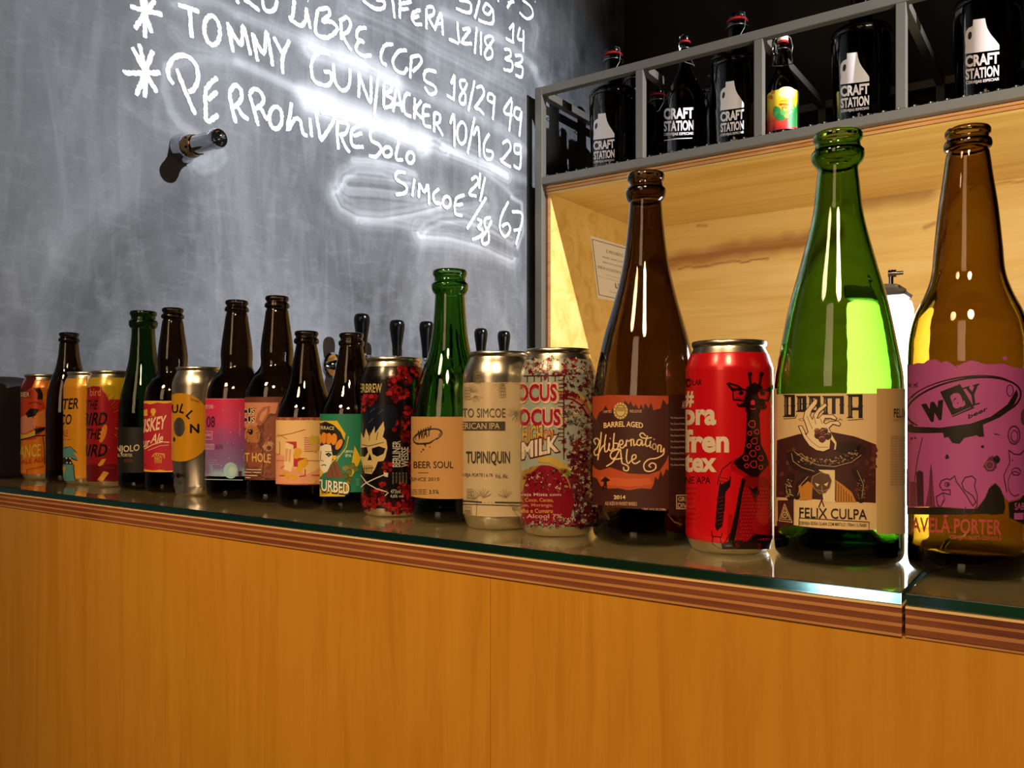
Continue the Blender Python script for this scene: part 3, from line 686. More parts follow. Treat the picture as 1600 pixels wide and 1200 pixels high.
# ---------------------------------------------------------------- chrome shank and beer taps on the chalkboard
WX = Matrix.Rotation(PI/2, 4, 'Y')      # lathe axis z -> world +x
pk = thing('tap_shank', 'chrome tap shank without handle sticking out of the upper chalkboard', 'tap', on_x(285, 233, X0+.0008))
def lathe_part(name, prof, m, parent, seg=32, M_=None, sharp=35, loc=None):
    b = bmesh.new(); add_lathe(b, prof, seg, M_); bmesh.ops.recalc_face_normals(b, faces=b.faces[:])
    o = from_bm(name, b, m, parent, sharp=sharp)
    if loc is not None: o.location = loc
    return o
lathe_part('wall_flange', [(0,0), (.027,0), (.027,.004), (.0235,.010), (.0235,.020), (.021,.024), (0,.024)], M['chrome'], pk, 40, WX)
lathe_part('collar_nut', [(0,.0245), (.0215,.0245), (.0215,.034), (.0195,.037), (.0195,.047), (.0178,.049), (0,.049)], plain('tarnished_brass_collar', 'a07c50', .18, 1.0), pk, 40, WX)
lathe_part('shank_tube', [(0,.0495), (.0172,.0495), (.0172,.100), (.0185,.101), (.0185,.113), (.0165,.117), (.0130,.117), (.0120,.111), (0,.111)], M['chrome'], pk, 40, WX)
lathe_part('valve_pin', [(0,.1115), (.0028,.1115), (.0028,.132), (.0022,.134), (0,.134)], M['chrome'], pk, 16, Matrix.Translation((0,0,-.001)) @ WX)
bm = bmesh.new()
for k in range(6):
    a = 2*PI*k/6+.4
    add_lathe(bm, [(0, 0), (.0024, 0), (.0024, .0022), (0, .0028)], 12, Matrix.Translation((.036+.003*(k % 2), .0198*math.cos(a), .0198*math.sin(a))) @ Matrix.Rotation(-a, 4, 'X') @ Matrix.Rotation(-PI/2, 4, 'X'))
from_bm('grub_screw', bm, M['black_plastic'], pk)
HX = -1.350
def make_tap(px, top, label):
    d = ray(px); t = HX/d[0]; Y = d[1]*t; zb = CZ+.098
    r = thing('beer_tap', label, 'beer tap', (X0+.0008, Y, zb), 'beer taps on the chalkboard wall'); e = HX-X0
    lathe_part('wall_flange', [(0,0), (.030,0), (.030,.003), (.026,.008), (.016,.010), (0,.010)], M['chrome'], r, 32, WX)
    lathe_part('shank', [(0,.0102), (.012,.0102), (.012,.060), (.016,.061), (.016,.074), (0,.074)], M['chrome'], r, 28, WX)
    b = bmesh.new(); add_lathe(b, [(0,-.021), (.010,-.020), (.016,-.010), (.0175,0), (.015,.010), (.009,.016), (.0075,.0195), (.0105,.0200), (.0105,.0235), (0,.0235)], 28, Matrix.Translation((e, 0, 0)))
    bmesh.ops.recalc_face_normals(b, faces=b.faces[:]); from_bm('faucet_body', b, M['chrome'], r)
    b = bmesh.new(); add_tube(b, [(e+.004, 0, -.014), (e+.022, 0, -.022), (e+.034, 0, -.042), (e+.037, 0, -.085)], .0075, 14); from_bm('spout', b, M['chrome'], r)
    h = top-zb; hb = .0242
    k = (h-hb)/.088
    pr = smooth_prof([(0, 0, 1), (.0098, 0, 1), (.0105, .004), (.0115, .022), (.0145, .045), (.0172, .064), (.0178, .076), (.0150, .085), (.0085, .088), (0, .0885)], 5)
    b = bmesh.new(); add_lathe(b, [(a, z*k) for a, z in pr], 28, Matrix.Translation((e, 0, hb))); bmesh.ops.recalc_face_normals(b, faces=b.faces[:]); from_bm('handle', b, M['black_plastic'], r, sharp=60)
for px, ty, lb in ((565, 490, 'black-handled chrome beer tap at far left of the tap row, beside its shadow'),
               (620, 500, 'black-handled chrome beer tap standing above the black and red can'),
               (666, 502, 'black-handled chrome beer tap just left of the green bottle neck'),
               (710, 508, 'black-handled chrome beer tap hidden behind the kraft-labelled green bottle'),
               (751, 513, 'black-handled beer tap above the left side of the cream can'),
               (787, 517, 'black-handled beer tap at far right of the row, above the cream can lid')):
    d = ray(px); t = HX/d[0]; make_tap(px, CZ+(637-ty)/1300*t, lb)

# ================================================================ bottles and cans on the bar
K = {1: (5.4545, 0, 560), 2: (5.4545, 180, 560), 3: (4.6154, 370, 560), 4: (4.1379, 550, 540), 5: (3.75, 710, 530), 6: (4.1379, 910, 590), 7: (4.1364, 1200, 590), 8: (3.1579, 1390, 540)}
mm = lambda L: [(p[0]/1000, p[1]/1000)+tuple(p[2:]) for p in L]
def glass_shell(prof, wall=.0022, base=.006, seg=56):
    """closed shell: outside, lip, inside; a raised punt in the profile is followed by the inside"""
    P = smooth_prof(prof, 6); heel = max(range(len(P)//2), key=lambda i: P[i][0]) ; low = [q for q in P[:heel] if q[0] < P[heel][0]*.86]
    inner = []
    for i in range(len(P)-1, heel, -1):
        a = P[max(i-1, 0)]; b = P[min(i+1, len(P)-1)]; d = math.dist(a, b) or 1
        nx, nz = (b[1]-a[1])/d, -(b[0]-a[0])/d
        r, z = P[i][0]-wall*nx, P[i][1]-wall*nz
        if z < base+.006 or r < .004: continue
        r = min(r, P[i][0]-wall*.5)
        if inner and z > inner[-1][1]: continue
        inner.append((r, z))
    lipz = P[-1][1]; inner = [q for q in inner if q[1] < lipz-.001]
    inner = [(inner[0][0], lipz)]+inner
    inner += [(r, z+base) for r, z in low[::-1] if r < inner[-1][0]-.003]
    if inner[-1][0] > 1e-6: inner.append((0, inner[-1][1]))
    bm = bmesh.new(); add_lathe(bm, P+inner, seg); bmesh.ops.recalc_face_normals(bm, faces=bm.faces[:]); return bm
def bottle(label, px, Z, prof, mat, group=None, name='beer_bottle', cat='bottle', base=TOP, y_plane=None, wall=.0022):
    if y_plane is None: X, Y = at_depth(px, Z/1000)
    else: q = on_y(px, 600, y_plane); X, Y = q.x, q.y
    t = thing(name, label, cat, (X, Y, base+.0001), group)
    from_bm('glass_body', glass_shell(mm(prof), wall, .009), mat, t, sharp=60)
    return t, X, Y
def bprof(R, pts, top, lip, cork=False):
    """shared lower body, given shoulder/neck points and a crown-cap or cork lip"""
    base = ([(0, 20, 1), (R*.35, 18), (R*.62, 8), (R-9, .6)] if cork else [(0, 3.5, 1), (R*.6, 2.2), (R-9, .2)])+[(R-4, 0), (R-1, 2.5), (R, 7), (R, 20)]
    l = lip; t = top
    if cork: end = [(l-3, t-24, 1), (l-.5, t-21), (l+.6, t-17), (l+.3, t-13.5), (l-1.8, t-11.5, 1), (l-2.3, t-7), (l-1, t-5.5), (l-.6, t-3), (l-1.3, t-.5), (l-2.5, t)]
    else: end = [(l-1.8, t-14.5, 1), (l+.3, t-13.5), (l+.9, t-11.2), (l+.2, t-8.6), (l-1.2, t-7.6, 1), (l-1.1, t-5.5), (l, t-4.2), (l+.1, t-2), (l-.8, t-.5), (l-2.2, t)]
    return base+pts+end
B500 = lambda R=35.6: bprof(R, [(R, 100), (R, 118), (R-1.6, 130), (R-7, 142), (R-14.5, 150.5), (18.2, 157), (18.5, 171), (17.2, 186), (14.8, 203), (12.6, 219)], 236, 13.2)
def B330(top): return bprof(32.4, [(32.4, 80), (32.2, 97), (30.4, 107), (24.5, 119), (19.2, 134), (16.2, 149), (13.6, 163), (11.6, 173)], top, 12.7)

CANP = mm([(0, 6, 1), (22, 6), (24.5, 1.5), (26.5, 0), (28.5, 1.5), (30.5, 6), (32.3, 10.5), (32.2, 13), (32.2, 134), (31.8, 138), (29.2, 146), (27.0, 150.5), (26.4, 152.2, 1), (27.4, 153.2), (27.9, 155), (27.4, 156.8), (26.6, 157.0)])
LIDP = mm([(26.6, 157.0, 1), (26.0, 156.4), (25.2, 151.5), (24.2, 151.0), (23.2, 152.6), (0, 152.8)])
SLEEVE = mm([(30.5, 6), (32.3, 10.5), (32.2, 13), (32.2, 134), (32.2, 136), (31.8, 138), (30.5, 142), (29.2, 146), (28.0, 148.6)])
def can(label, px, Z, group='beer cans lined up on the glass bar top', dent=None):
    X, Y = at_depth(px, Z/1000); t = thing('beer_can', label, 'beer can', (X, Y, TOP+.0001), group)
    bm = bmesh.new(); add_lathe(bm, smooth_prof(CANP, 3), 56); bmesh.ops.recalc_face_normals(bm, faces=bm.faces[:])
    if dent:
        for v in bm.verts:
            d = dent(v.co)
            r = math.hypot(v.co.x, v.co.y)
            if d and r > .02: v.co.x *= 1-d/r; v.co.y *= 1-d/r
    from_bm('aluminium_body', bm, M['alu'], t, sharp=50)
    bm = bmesh.new(); add_lathe(bm, smooth_prof(LIDP, 3), 48); bmesh.ops.recalc_face_normals(bm, faces=bm.faces[:])
    if bm.faces[0].normal.z < 0 and False: pass
    from_bm('lid', bm, M['alu'], t, sharp=50)
    bm = bmesh.new(); a = math.atan2(-Y, -X)+.9
    prof = [(.011*math.cos(q)*1.25, .0075*math.sin(q)) for q in [2*PI*k/20 for k in range(20)]]
    vs = [bm.verts.new((x*math.cos(a)-y*math.sin(a), x*math.sin(a)+y*math.cos(a), .1532+max(0, x)*.16)) for x, y in prof]
    f = bm.faces.new(vs); r = bmesh.ops.extrude_face_region(bm, geom=[f]); bmesh.ops.translate(bm, vec=(0, 0, .0012), verts=[v for v in r['geom'] if isinstance(v, bmesh.types.BMVert)])
    add_lathe(bm, [(0, 0), (.0035, 0), (.0035, .003), (0, .0036)], 14, Matrix.Translation((0, 0, .1530)))
    bmesh.ops.recalc_face_normals(bm, faces=bm.faces[:]); from_bm('pull_tab', bm, M['alu'], t, sharp=40)
    return t, X, Y
def sleeve(X, Y, step=3.0): return Wrap(X, Y, TOP+.0001, .0322, SLEEVE, 'can', step, .00022)
def lab(X, Y, R, step=3.0): return Wrap(X, Y, TOP+.0001, R/1000, None, 'paper', step, .0002)
rnd = random.Random(21)
def blob(A, c, x, y, r, n=9, j=.35): A.poly(c, [(x+r*(1+rnd.uniform(-j, j))*math.cos(2*PI*k/n), y+r*(1+rnd.uniform(-j, j))*math.sin(2*PI*k/n)) for k in range(n)])
GB = 'beer bottles lined up on the glass bar top'
GC = 'beer cans lined up on the glass bar top'

# 1 orange can at the far left
t, X, Y = can('orange beer can with painted face, leftmost on the bar', 71, 1262); A = sleeve(X, Y).crop(*K[1])
A.band('dd7a1c', 0, 0, z0=.0085, z1=.1475)
A.poly('5e1712', [(205,150),(292,160),(262,300),(175,290)]); A.poly('c5401c', [(190,320),(260,250),(350,300),(385,420),(385,600),(300,690),(170,700),(170,480)])
A.poly('d98a72', [(180,500),(230,480),(300,520),(300,600),(215,640),(175,640)]); A.poly('e0823a', [(290,480),(385,430),(385,585),(300,575)])
A.poly('16100f', [(280,250),(340,250),(365,300),(365,350),(318,350),(325,300)]); A.poly('16100f', [(218,470),(262,425),(335,435),(300,490),(240,505)]); A.line('5e1712', 7, [(240,385),(300,372),(350,392)])
A.poly('16100f', [(270,570),(295,600),(385,585),(380,612),(300,652),(298,610)]); A.poly('d9b63c', [(170,645),(215,650),(300,612),(300,660),(170,690)])
A.line('16100f', 9, [(160,698),(240,680),(300,660),(390,655)]); A.rect('7c2a18', 168, 280, 262, 335); A.text('e8c79a', 'BIER', 172, 288, 256, 328, .03)
A.text('e5c546', 'ANCE', 165, 745, 350, 850, .02, .1, -.10); A.text('a83c17', 'PALE ALE', 160, 870, 378, 905, .02, 0, -.12); A.line('a83c17', 6, [(230,950),(380,918)]); A.line('a83c17', 6, [(230,950),(232,1000)])
A.line('16100f', 5, [(365,660),(380,790),(378,900)]); A.build('printed_sleeve', t)
# 2 unlabelled brown bottle
P = bprof(30.6, [(30.6, 90), (30.2, 104), (27.5, 133), (23, 151), (18.5, 163), (15.0, 180), (13.3, 195), (12.8, 201)], 217, 13.4)
bottle('plain dark brown bottle without visible label, between the orange and yellow cans', 108, 1222.4, P, M['amber_dark'], GB)
# 3 yellow-orange can
t, X, Y = can('yellow-orange beer can with blue-haired figure, third from the left', 139, 1182.4); A = sleeve(X, Y).crop(*K[1])
A.band('e39a24', 0, 0, z0=.0085, z1=.1475); A.poly('d9d2bd', [(745,150),(790,150),(790,500),(742,470)]); A.line('2a1a14', 6, [(738,175),(738,450),(752,480)])
A.text('1c1412', 'WATER', 400, 352, 668, 445, .04, .2, -.06); A.text('1c1412', 'CIRCO', 410, 485, 612, 575, .04, .2, -.06); A.text('c2421a', 'PALE ALE', 460, 610, 580, 665, .03); A.line('c2421a', 5, [(520,692),(610,690)])
A.poly('5d9a9a', [(520,780),(560,745),(610,765),(655,800),(625,805),(662,850),(640,872),(600,850),(560,855),(500,870),(470,830)]); A.poly('5d9a9a', [(500,890),(625,905),(635,1045),(470,1045),(470,900)])
A.line('16100f', 8, [(505,865),(560,845),(610,850),(660,870)]); A.line('16100f', 5, [(540,770),(600,750),(655,800)]); A.poly('16100f', [(480,855),(600,850),(625,905),(480,900)]); [A.ell('e3d6b8', x, y, 7) for x, y in ((570,850),(600,852),(575,888),(603,890))]
A.line('16100f', 6, [(628,905),(640,1045)]); A.poly('d9a63c', [(530,920),(565,925),(552,985)]); A.build('printed_sleeve', t)
# 4 red and yellow can
t, X, Y = can('red and yellow beer can with burst of feathers, fourth from the left', 176, 1144.4); A = sleeve(X, Y).crop(*K[1])
A.band('9c1620', 0, 0, z0=.0085, z1=.118); A.band('c9a41f', 0, 0, z0=.118, z1=.1475)
for k in range(46):
    a = math.radians(-165+k*7.2); r0, r1 = 120, 230+60*rnd.random(); cx, cy = 850, 520
    A.line(rnd.choice(['d3541f','c23a22','e0a42c','b01c22']), 7, [(cx+r0*.75*math.cos(a), cy+r0*math.sin(a)), (cx+r1*.75*math.cos(a), cy+r1*math.sin(a))])
A.poly('a31a22', [(745,250),(800,235),(850,240),(900,300),(960,420),(985,560),(960,720),(880,820),(745,860)])
A.ell('d9862c', 880, 640, 26, 80, .3); [A.line('7a1018', 5, [(760+22*k,250),(765+22*k,300)]) for k in range(5)]
A.text('d87a4a', 'bird', 770, 255, 860, 320, .03); A.text('1a0c0c', 'THE', 745, 355, 838, 435, .04, .3); A.text('1a0c0c', 'BIRD', 700, 465, 915, 575, .06, .3, -.03); A.text('1a0c0c', 'THE', 740, 600, 870, 690, .04, .3); A.text('1a0c0c', 'BIRD', 690, 735, 915, 840, .06, .3, -.03)
A.poly('6e0f18', [(740,905),(990,900),(990,1050),(740,1050)]); A.poly('d99a30', [(835,910),(870,860),(905,855),(880,905),(850,920)]); A.poly('d99a30', [(832,1035),(885,960),(930,975),(870,1058)]); A.line('7a3a18', 5, [(890,930),(975,935)]); A.build('printed_sleeve', t)
# 5 slim green bottle
P = bprof(31.0, [(31.0, 70), (31, 90), (30.2, 108), (27.2, 130), (22.6, 150), (18.2, 170), (16.3, 187), (15.0, 202), (14.6, 212)], 236, 17.6, True)
t, X, Y = bottle('slim dark green bottle with black label and pale lettering, left of the red label', 224, 1115.3, P, M['green_dark'], GB)
A = lab(X, Y, 31).crop(*K[2]); A.band('14100e', 680+0, 1, z0=.022, z1=.0815, a0=-100, a1=100)
A.text('cdbb96', 'ANJOLO', -45, 728, 208, 800, .045, bend=14); A.text('cdbb96', 'IMPERIAL PORTER', -60, 812, 148, 838, .03); A.rect('4a2016', 78, 856, 148, 886); A.build('paper_label', t)
# 6 brown bottle, red label
t, X, Y = bottle('dark brown bottle with red and yellow whiskey-style label', 270, 1079.1, B500(34.2), M['amber_dark'], GB)
A = lab(X, Y, 34.2).crop(*K[2]); A.band('e0ac3a', 365-0, 1, z0=TOP*0+.026, z1=.1155, a0=-85, a1=100)
A.poly('b3172c', [(160,392),(228,390),(262,382),(300,392),(360,376),(420,384),(470,378),(504,378),(490,955),(440,958),(380,948),(330,956),(270,948),(220,940),(160,940)])
A.poly('e0ac3a', [(205,452),(276,432),(276,490),(205,490)]); A.ell('e0ac3a', 326, 450, 22, 26); A.rect('e0ac3a', 314, 465, 338, 488); A.line('e0ac3a', 3, [(300,496),(352,496)])
A.text('ecc9a6', 'WHISKEY', 120, 545, 440, 660, .05, .25, -.20); A.text('ecc9a6', 'Sour', 170, 690, 300, 770, .03, .3, -.15); A.text('ecc9a6', 'Ale', 300, 645, 410, 725, .04, .4, -.08); A.line('ecc9a6', 8, [(255,772),(320,735),(400,712),(458,715)]); A.line('ecc9a6', 4, [(285,785),(380,745),(455,738)])
A.line('e0ac3a', 6, [(318,835),(345,808),(420,815),(420,850)]); A.text('e0ac3a', 'CRAZY', 325, 812, 418, 838, .03); A.text('e0ac3a', 'PARTY', 338, 842, 404, 866, .03); A.text('e0ac3a', 'DUDE', 340, 866, 400, 892, .03); A.line('4a2a5a', 8, [(225,898),(265,908)]); A.build('paper_label', t)
# 7 silver can, yellow moon
def dent(c):
    d = math.exp(-((c.z-.020)/.012)**2)*(.5+.5*math.sin(7*math.atan2(c.y, c.x)+1.3))*.004
    return d+(.0035*math.exp(-((c.z-.012)/.010)**2)*(1+math.sin(3*math.atan2(c.y, c.x))))
t, X, Y = can('bare silver beer can with yellow moon print and dented bottom', 312, 1036.6, dent=dent); A = Wrap(X, Y, TOP+.0001, .0322, SLEEVE, 'can', 3, .00022).crop(*K[2])
A.ell('dc9a1e', 560, 588, 262, 292, n=40)
A.ell(M['alu'], 548, 585, 48, 82); A.ell('1a1410', 505, 690, 10, 20)
def rt(A, c, ch, cx, cy, w, h, a):
    k0 = len(A.bm.verts); A.text(c, ch, -w/2, -h/2, w/2, h/2, .07); A.bm.verts.ensure_lookup_table()
    ca, sa = math.cos(a), math.sin(a); o = A.p(0, 0); tgt = A.p(cx, cy)
    for v in A.bm.verts[k0:]:
        x, y = v.co.x-o[0], v.co.y-o[1]; v.co.x = tgt[0]+x*ca-y*sa; v.co.y = tgt[1]+x*sa+y*ca
rt(A, '1a1410', 'F', 440, 450, 50, 70, -.5); rt(A, '1a1410', 'U', 512, 430, 55, 75, 0); rt(A, '1a1410', 'L', 575, 428, 40, 80, .3); rt(A, '1a1410', 'L', 640, 480, 45, 75, .8); rt(A, '1a1410', 'N', 677, 598, 80, 78, 0); rt(A, '1a1410', 'M', 440, 598, 80, 78, 0)
rt(A, '1a1410', 'M', 495, 1000, 34, 32, 0); A.ell('1a1410', 540, 998, 17, 21); rt(A, '1a1410', 'N', 581, 1000, 28, 32, 0); A.arc('b07a18', 3, 690, 325, 45, 40); A.text('8a6a2a', 'CERVEJA', 640, 338, 720, 360, .01, slope=.3); A.build('printed_sleeve', t)
# 8 brown bottle, pink to purple label
def galaxy():
    x = NT('pink_to_purple_starry_print'); uvn = x.n('ShaderNodeTexCoord').outputs['UV']; sp = x.n('ShaderNodeSeparateXYZ'); x.t.links.new(uvn, sp.inputs[0])
    g = x.math('MULTIPLY', x.math('SUBTRACT', sp.outputs[1], .028), 1/.095); nz = x.noise(uvn, 55, 5, .6); g = x.math('ADD', g, x.math('MULTIPLY', x.math('SUBTRACT', nz, .5), .45), True)
    c = x.ramp(g, [(.0, '8fb0c8'), (.10, '7a6a9c'), (.42, '8a4a86'), (.62, 'c23a6a'), (1, 'd3264e')])
    v = x.n('ShaderNodeTexVoronoi'); x.t.links.new(uvn, v.inputs[0]); v.inputs['Scale'].default_value = 190
    star = x.math('LESS_THAN', v.outputs['Distance'], .09); x.P(Base_Color=x.mix(x.math('MULTIPLY', star, .6), c, (.9, .8, .85, 1)), Roughness=.42); return x.m
t, X, Y = bottle('brown bottle with pink and purple starry label reading 08', 370, 1002.2, B500(), M['amber_dark'], GB)
A = lab(X, Y, 35.6).crop(*K[2]); A.band(galaxy(), 1, 1, z0=.0270, z1=.1175, a0=-100, a1=40)
A.line('d9a9b0', 3, [(745,344),(1098,346)]); A.text('e8b0b8', 'CRUZE ONE', 730, 395, 838, 428, .03); A.text('4a1030', '08', 780, 492, 852, 588, .04); A.line('4a1030', 4, [(735,540),(775,540)]); A.line('e8b0b8', 4, [(740,622),(828,622),(828,690),(740,690)]); A.text('e8b0b8', 'HOJNO', 735, 640, 820, 672, .03)
A.rect('b98aa6', 730, 728, 845, 778); A.text('6a2a50', 'APA', 855, 730, 920, 778, .03); A.text('7a4a80', 'GRAVIOLA', 735, 738, 842, 770, .02)
[A.line('c9a0c0', 3, [(740, y), (892-10*(y % 3), y)]) for y in (866, 884, 903)]; A.ell('9fc4cc', 985, 955, 60, 70); A.ell('b9d4d4', 1000, 960, 30, 40); A.line('e07a90', 6, [(1062,455),(1062,665)]); A.rect('5a1a38', 1050, 960, 1078, 1002)
A.text('c9a0c0', '500ml', 745, 985, 800, 1005, .02); A.text('c9a0c0', '5,2%', 860, 985, 910, 1005, .02); A.line('c9d4dc', 5, [(748,1030),(1085,1036)]); A.build('paper_label', t)
# 9 brown bottle with rabbit label
t, X, Y = bottle('brown bottle with reddish-brown rabbit drawing on its label', 433, 964, B500(), M['amber_dark'], GB)
A = lab(X, Y, 35.6).crop(*K[3]); A.band('6b3526', 1, 1, z0=.026, z1=.119, a0=-100, a1=70)
A.poly('cf8468', [(30,318),(300,318),(280,400),(240,395),(180,460),(120,500),(30,500)]); A.line('b07a50', 4, [(112,322),(88,362),(142,362),(112,322)])
A.poly('241310', [(25,365),(128,358),(130,400),(25,405)]); A.text('e2cfa4', 'HOCUS', -20, 362, 128, 402, .04); A.poly('241310', [(25,425),(128,418),(132,462),(25,465)]); A.text('e2cfa4', 'POCUS', -20, 422, 130, 464, .04)
A.poly('8a4a34', [(200,470),(240,420),(300,410),(300,860),(180,860),(190,700)]); A.poly('a55f40', [(135,455),(150,400),(190,352),(242,342),(238,390),(205,450),(165,490)]); A.poly('d08a68', [(160,440),(180,390),(222,358),(215,400),(180,455)])
A.poly('b07040', [(60,520),(100,478),(150,490),(172,540),(160,600),(120,630),(75,600),(50,580)]); A.ell('1c0e0a', 102, 530, 16, 19); A.ell('e2cfa4', 98, 524, 4); A.poly('8a4a34', [(60,600),(150,610),(190,700),(185,790),(90,790),(45,700)]); A.line('d9a070', 5, [(75,500),(60,560),(90,605)])
[A.line('c79a78', 5, [(185+20*k,640+8*k),(215+16*k,600),(250+8*k,620)]) for k in range(3)]; A.ell('c08868', 225, 640, 34, 30); A.ell('5a2a1c', 232, 646, 18, 16); A.line('3a1a12', 5, [(195,700),(190,840)])
for k in range(120):
    x, y = rnd.uniform(60, 255), rnd.uniform(470, 860); a = rnd.uniform(1.1, 2.3); A.line(rnd.choice(['4a2218','7a4028','b0704a','5a2c1e','c48a5c']), rnd.uniform(2, 4), [(x, y), (x+14*math.cos(a), y+14*math.sin(a)), (x+24*math.cos(a+.4), y+24*math.sin(a+.4))])
A.ell('1c0e0a', 102, 530, 15, 18); A.ell('e2cfa4', 98, 524, 4)
A.text('dcae62', 'RABBIT HOLE', -75, 690, 245, 755, .04, bend=-10); [A.line('e2d6c4', 5, [(45,y),(178 if k < 2 else 150,y+3)]) for k, y in enumerate((800,820,842))]; A.line('e2d6c4', 5, [(70,858),(100,860)]); A.line('241310', 4, [(55,795),(245,880)]); A.build('paper_label', t)
# 10 short brown bottle, cream label
t, X, Y = bottle('short brown bottle with cream label, red bands and yellow spots', 479, 914.6, B330(191), M['amber_dark'], GB)
A = lab(X, Y, 32.4).crop(*K[3]); A.band('ecc083', 1, 1, z0=.0250, z1=.0965, a0=-88, a1=60)
A.band('b81f33', 1, 1, z0=.0248, z1=.0275, a0=-88, a1=60); A.band('b81f33', 1, 1, z0=.0935, z1=.0967, a0=-88, a1=60); A.k = 3
A.poly('e39a78', [(262,690),(350,700),(410,790),(500,840),(600,790),(600,905),(262,905)]); A.poly('b81f33', [(350,600),(432,600),(432,645),(410,655),(410,625)]); A.poly('b81f33', [(412,715),(500,718),(500,735),(450,745),(445,782),(410,782)])
A.poly('f0cfa0', [(352,605),(408,628),(408,760),(392,818),(340,800)]); A.poly('e0a07a', [(352,652),(372,650),(364,745),(348,742)]); A.poly('e0a07a', [(378,655),(396,655),(388,748),(372,745)])
for x, y, r in ((440,675,28),(432,700,26),(470,760,30),(495,745,24),(450,800,26),(410,855,24),(365,850,16),(340,835,14)): blob(A, 'dca51e', x, y, r, 10, .12)
[A.line('cf7a74', 7, [(488,572+16*k),(545-6*(k % 2),572+16*k)]) for k in range(7)]; A.line('b07040', 4, [(290,560),(400,540),(490,512)]); A.line('b07040', 4, [(300,545),(368,582)]); A.line('b07040', 4, [(275,690),(312,690),(312,600)]); A.line('b07040', 4, [(275,735),(345,737)]); A.line('b07040', 4, [(500,735),(595,738)])
blob(A, 'cdb040', 560, 590, 38, 9, .3); blob(A, 'd9a860', 560, 640, 34, 9, .3); A.line('b81f33', 6, [(312,845),(345,845)]); A.line('b81f33', 6, [(455,850),(492,845),(492,800)]); A.line('b81f33', 5, [(540,842),(595,842)]); blob(A, 'd9a860', 545, 880, 24, 8, .3); A.line('cf7a74', 5, [(320,790),(345,775)]); A.build('paper_label', t)
# 11 short brown bottle, green and yellow label
t, X, Y = bottle('short brown bottle with green and yellow label and pale painted face', 549, 881.7, B330(186), M['amber_dark'], GB)
A = lab(X, Y, 32.4).crop(*K[3]); A.band('1f7a5c', 1, 1, z0=.0205, z1=.1005, a0=-88, a1=70)
A.poly('ddb51c', [(590,450),(725,450),(785,545),(770,610),(700,740),(600,860),(575,860)]); A.poly('ddb51c', [(850,630),(895,720),(880,760),(830,850),(780,995),(560,995),(560,935),(700,950),(760,930),(805,880)]); A.line('ddb51c', 7, [(805,565),(790,640),(715,745)])
A.poly('16120f', [(575,480),(640,455),(700,480),(750,530),(780,600),(760,650),(720,700),(690,700),(640,640),(580,620)])
for k, (x, w) in enumerate(((598,16),(630,20),(665,22),(702,22))): A.ell('dd8a24', x, 575+abs(k-1)*4, w, 42, .05*(k-1)); 
A.ell('dd8a24', 738, 620, 20, 42, .5); A.ell('c06a1a', 648, 575, 5, 38); A.poly('16120f', [(590,465),(650,470),(705,495),(700,522),(600,500)]); A.text('d9c9a0', 'TERRACE', 575, 485, 704, 510, .02, slope=.05)
A.poly('e8dcc8', [(600,640),(640,618),(680,625),(692,700),(680,760),(655,815),(630,828),(608,800),(590,740)]); A.poly('16120f', [(640,690),(665,678),(688,695),(665,712)]); A.ell('4a8a5a', 665, 695, 7, 8); A.line('16120f', 4, [(640,672),(688,672)]); A.line('16120f', 4, [(610,668),(605,735),(628,740)]); A.line('16120f', 6, [(612,772),(632,766),(645,772)])
A.poly('7c4a30', [(690,720),(715,740),(760,820),(770,860),(640,860),(655,820),(690,770)]); A.line('5a3020', 5, [(700,760),(730,850)]); A.line('5a3020', 5, [(680,790),(695,855)]); A.line('d0d0c0', 6, [(690,745),(740,700)])
for x, y, r in ((790,790,26),(830,775,24),(860,800,20),(810,820,24),(785,850,26),(815,870,22)): blob(A, rnd.choice(['6c7434','565f2a','85874a']), x, y, r, 7, .2); A.arc('2a2c16', 3, x, y, r*.8, r*.8, 200, 340)
A.text('16120f', 'DISTURBED', 470, 850, 820, 950, .10, 0, .12); A.text('e8e0cc', 'DISTURBED', 480, 855, 812, 940, .04, 0, .12); A.text('cfe0c0', 'PUMPKIN', 770, 662, 838, 682, .02); A.text('cfe0c0', 'IPA', 785, 690, 828, 712, .03); A.text('6a5a10', '355 ml', 612, 960, 655, 978, .02); [A.line('9fc9b0', 3, [(860,870+14*k),(885,870+14*k)]) for k in range(4)]; A.build('paper_label', t)
# 12 black can with raspberries and skull
t, X, Y = can('black and red beer can with raspberries and a skull in a bandana', 615, 841.9); A = sleeve(X, Y).crop(*K[4])
A.band('120c0d', 0, 0, z0=.0085, z1=.1475)
def berry(x, y, r):
    for k in range(13):
        a, q = rnd.random()*6.28, r*math.sqrt(rnd.random()); blob(A, rnd.choice(['a0161e','7e1018','5a0c12','b8222a','3a080c','7e1018']), x+q*math.cos(a)*.8, y+q*math.sin(a), r*rnd.uniform(.22, .42), 8, .2)
for k in range(40):
    x, y = rnd.uniform(240, 470) if k % 3 else rnd.uniform(50, 300), rnd.uniform(140, 1060)
    if x < 230 and (y < 300 or 350 < y < 880): continue
    if 255 < x < 365 and 600 < y < 900: continue
    berry(x, y, rnd.uniform(26, 44))
for x, y in ((330,160),(420,170),(270,200),(330,310),(290,290),(90,350),(130,330),(70,400),(360,430),(270,510),(340,580),(440,300),(80,990),(150,1020),(230,1040),(300,1060),(60,1040),(350,1000),(230,790),(200,920),(150,960)): berry(x, y, 38)
A.rect('120c0d', 60, 235, 205, 312); A.text('cdb87c', 'BIERBREW', 20, 246, 194, 304, .04)
A.poly('151a2c', [(60,560),(80,450),(130,385),(200,370),(270,390),(300,450),(280,520),(215,555),(130,560)]); [A.line('3a4560', 6, p) for p in ([(120,430),(150,405)],[(170,440),(205,415)],[(110,500),(140,470)])]
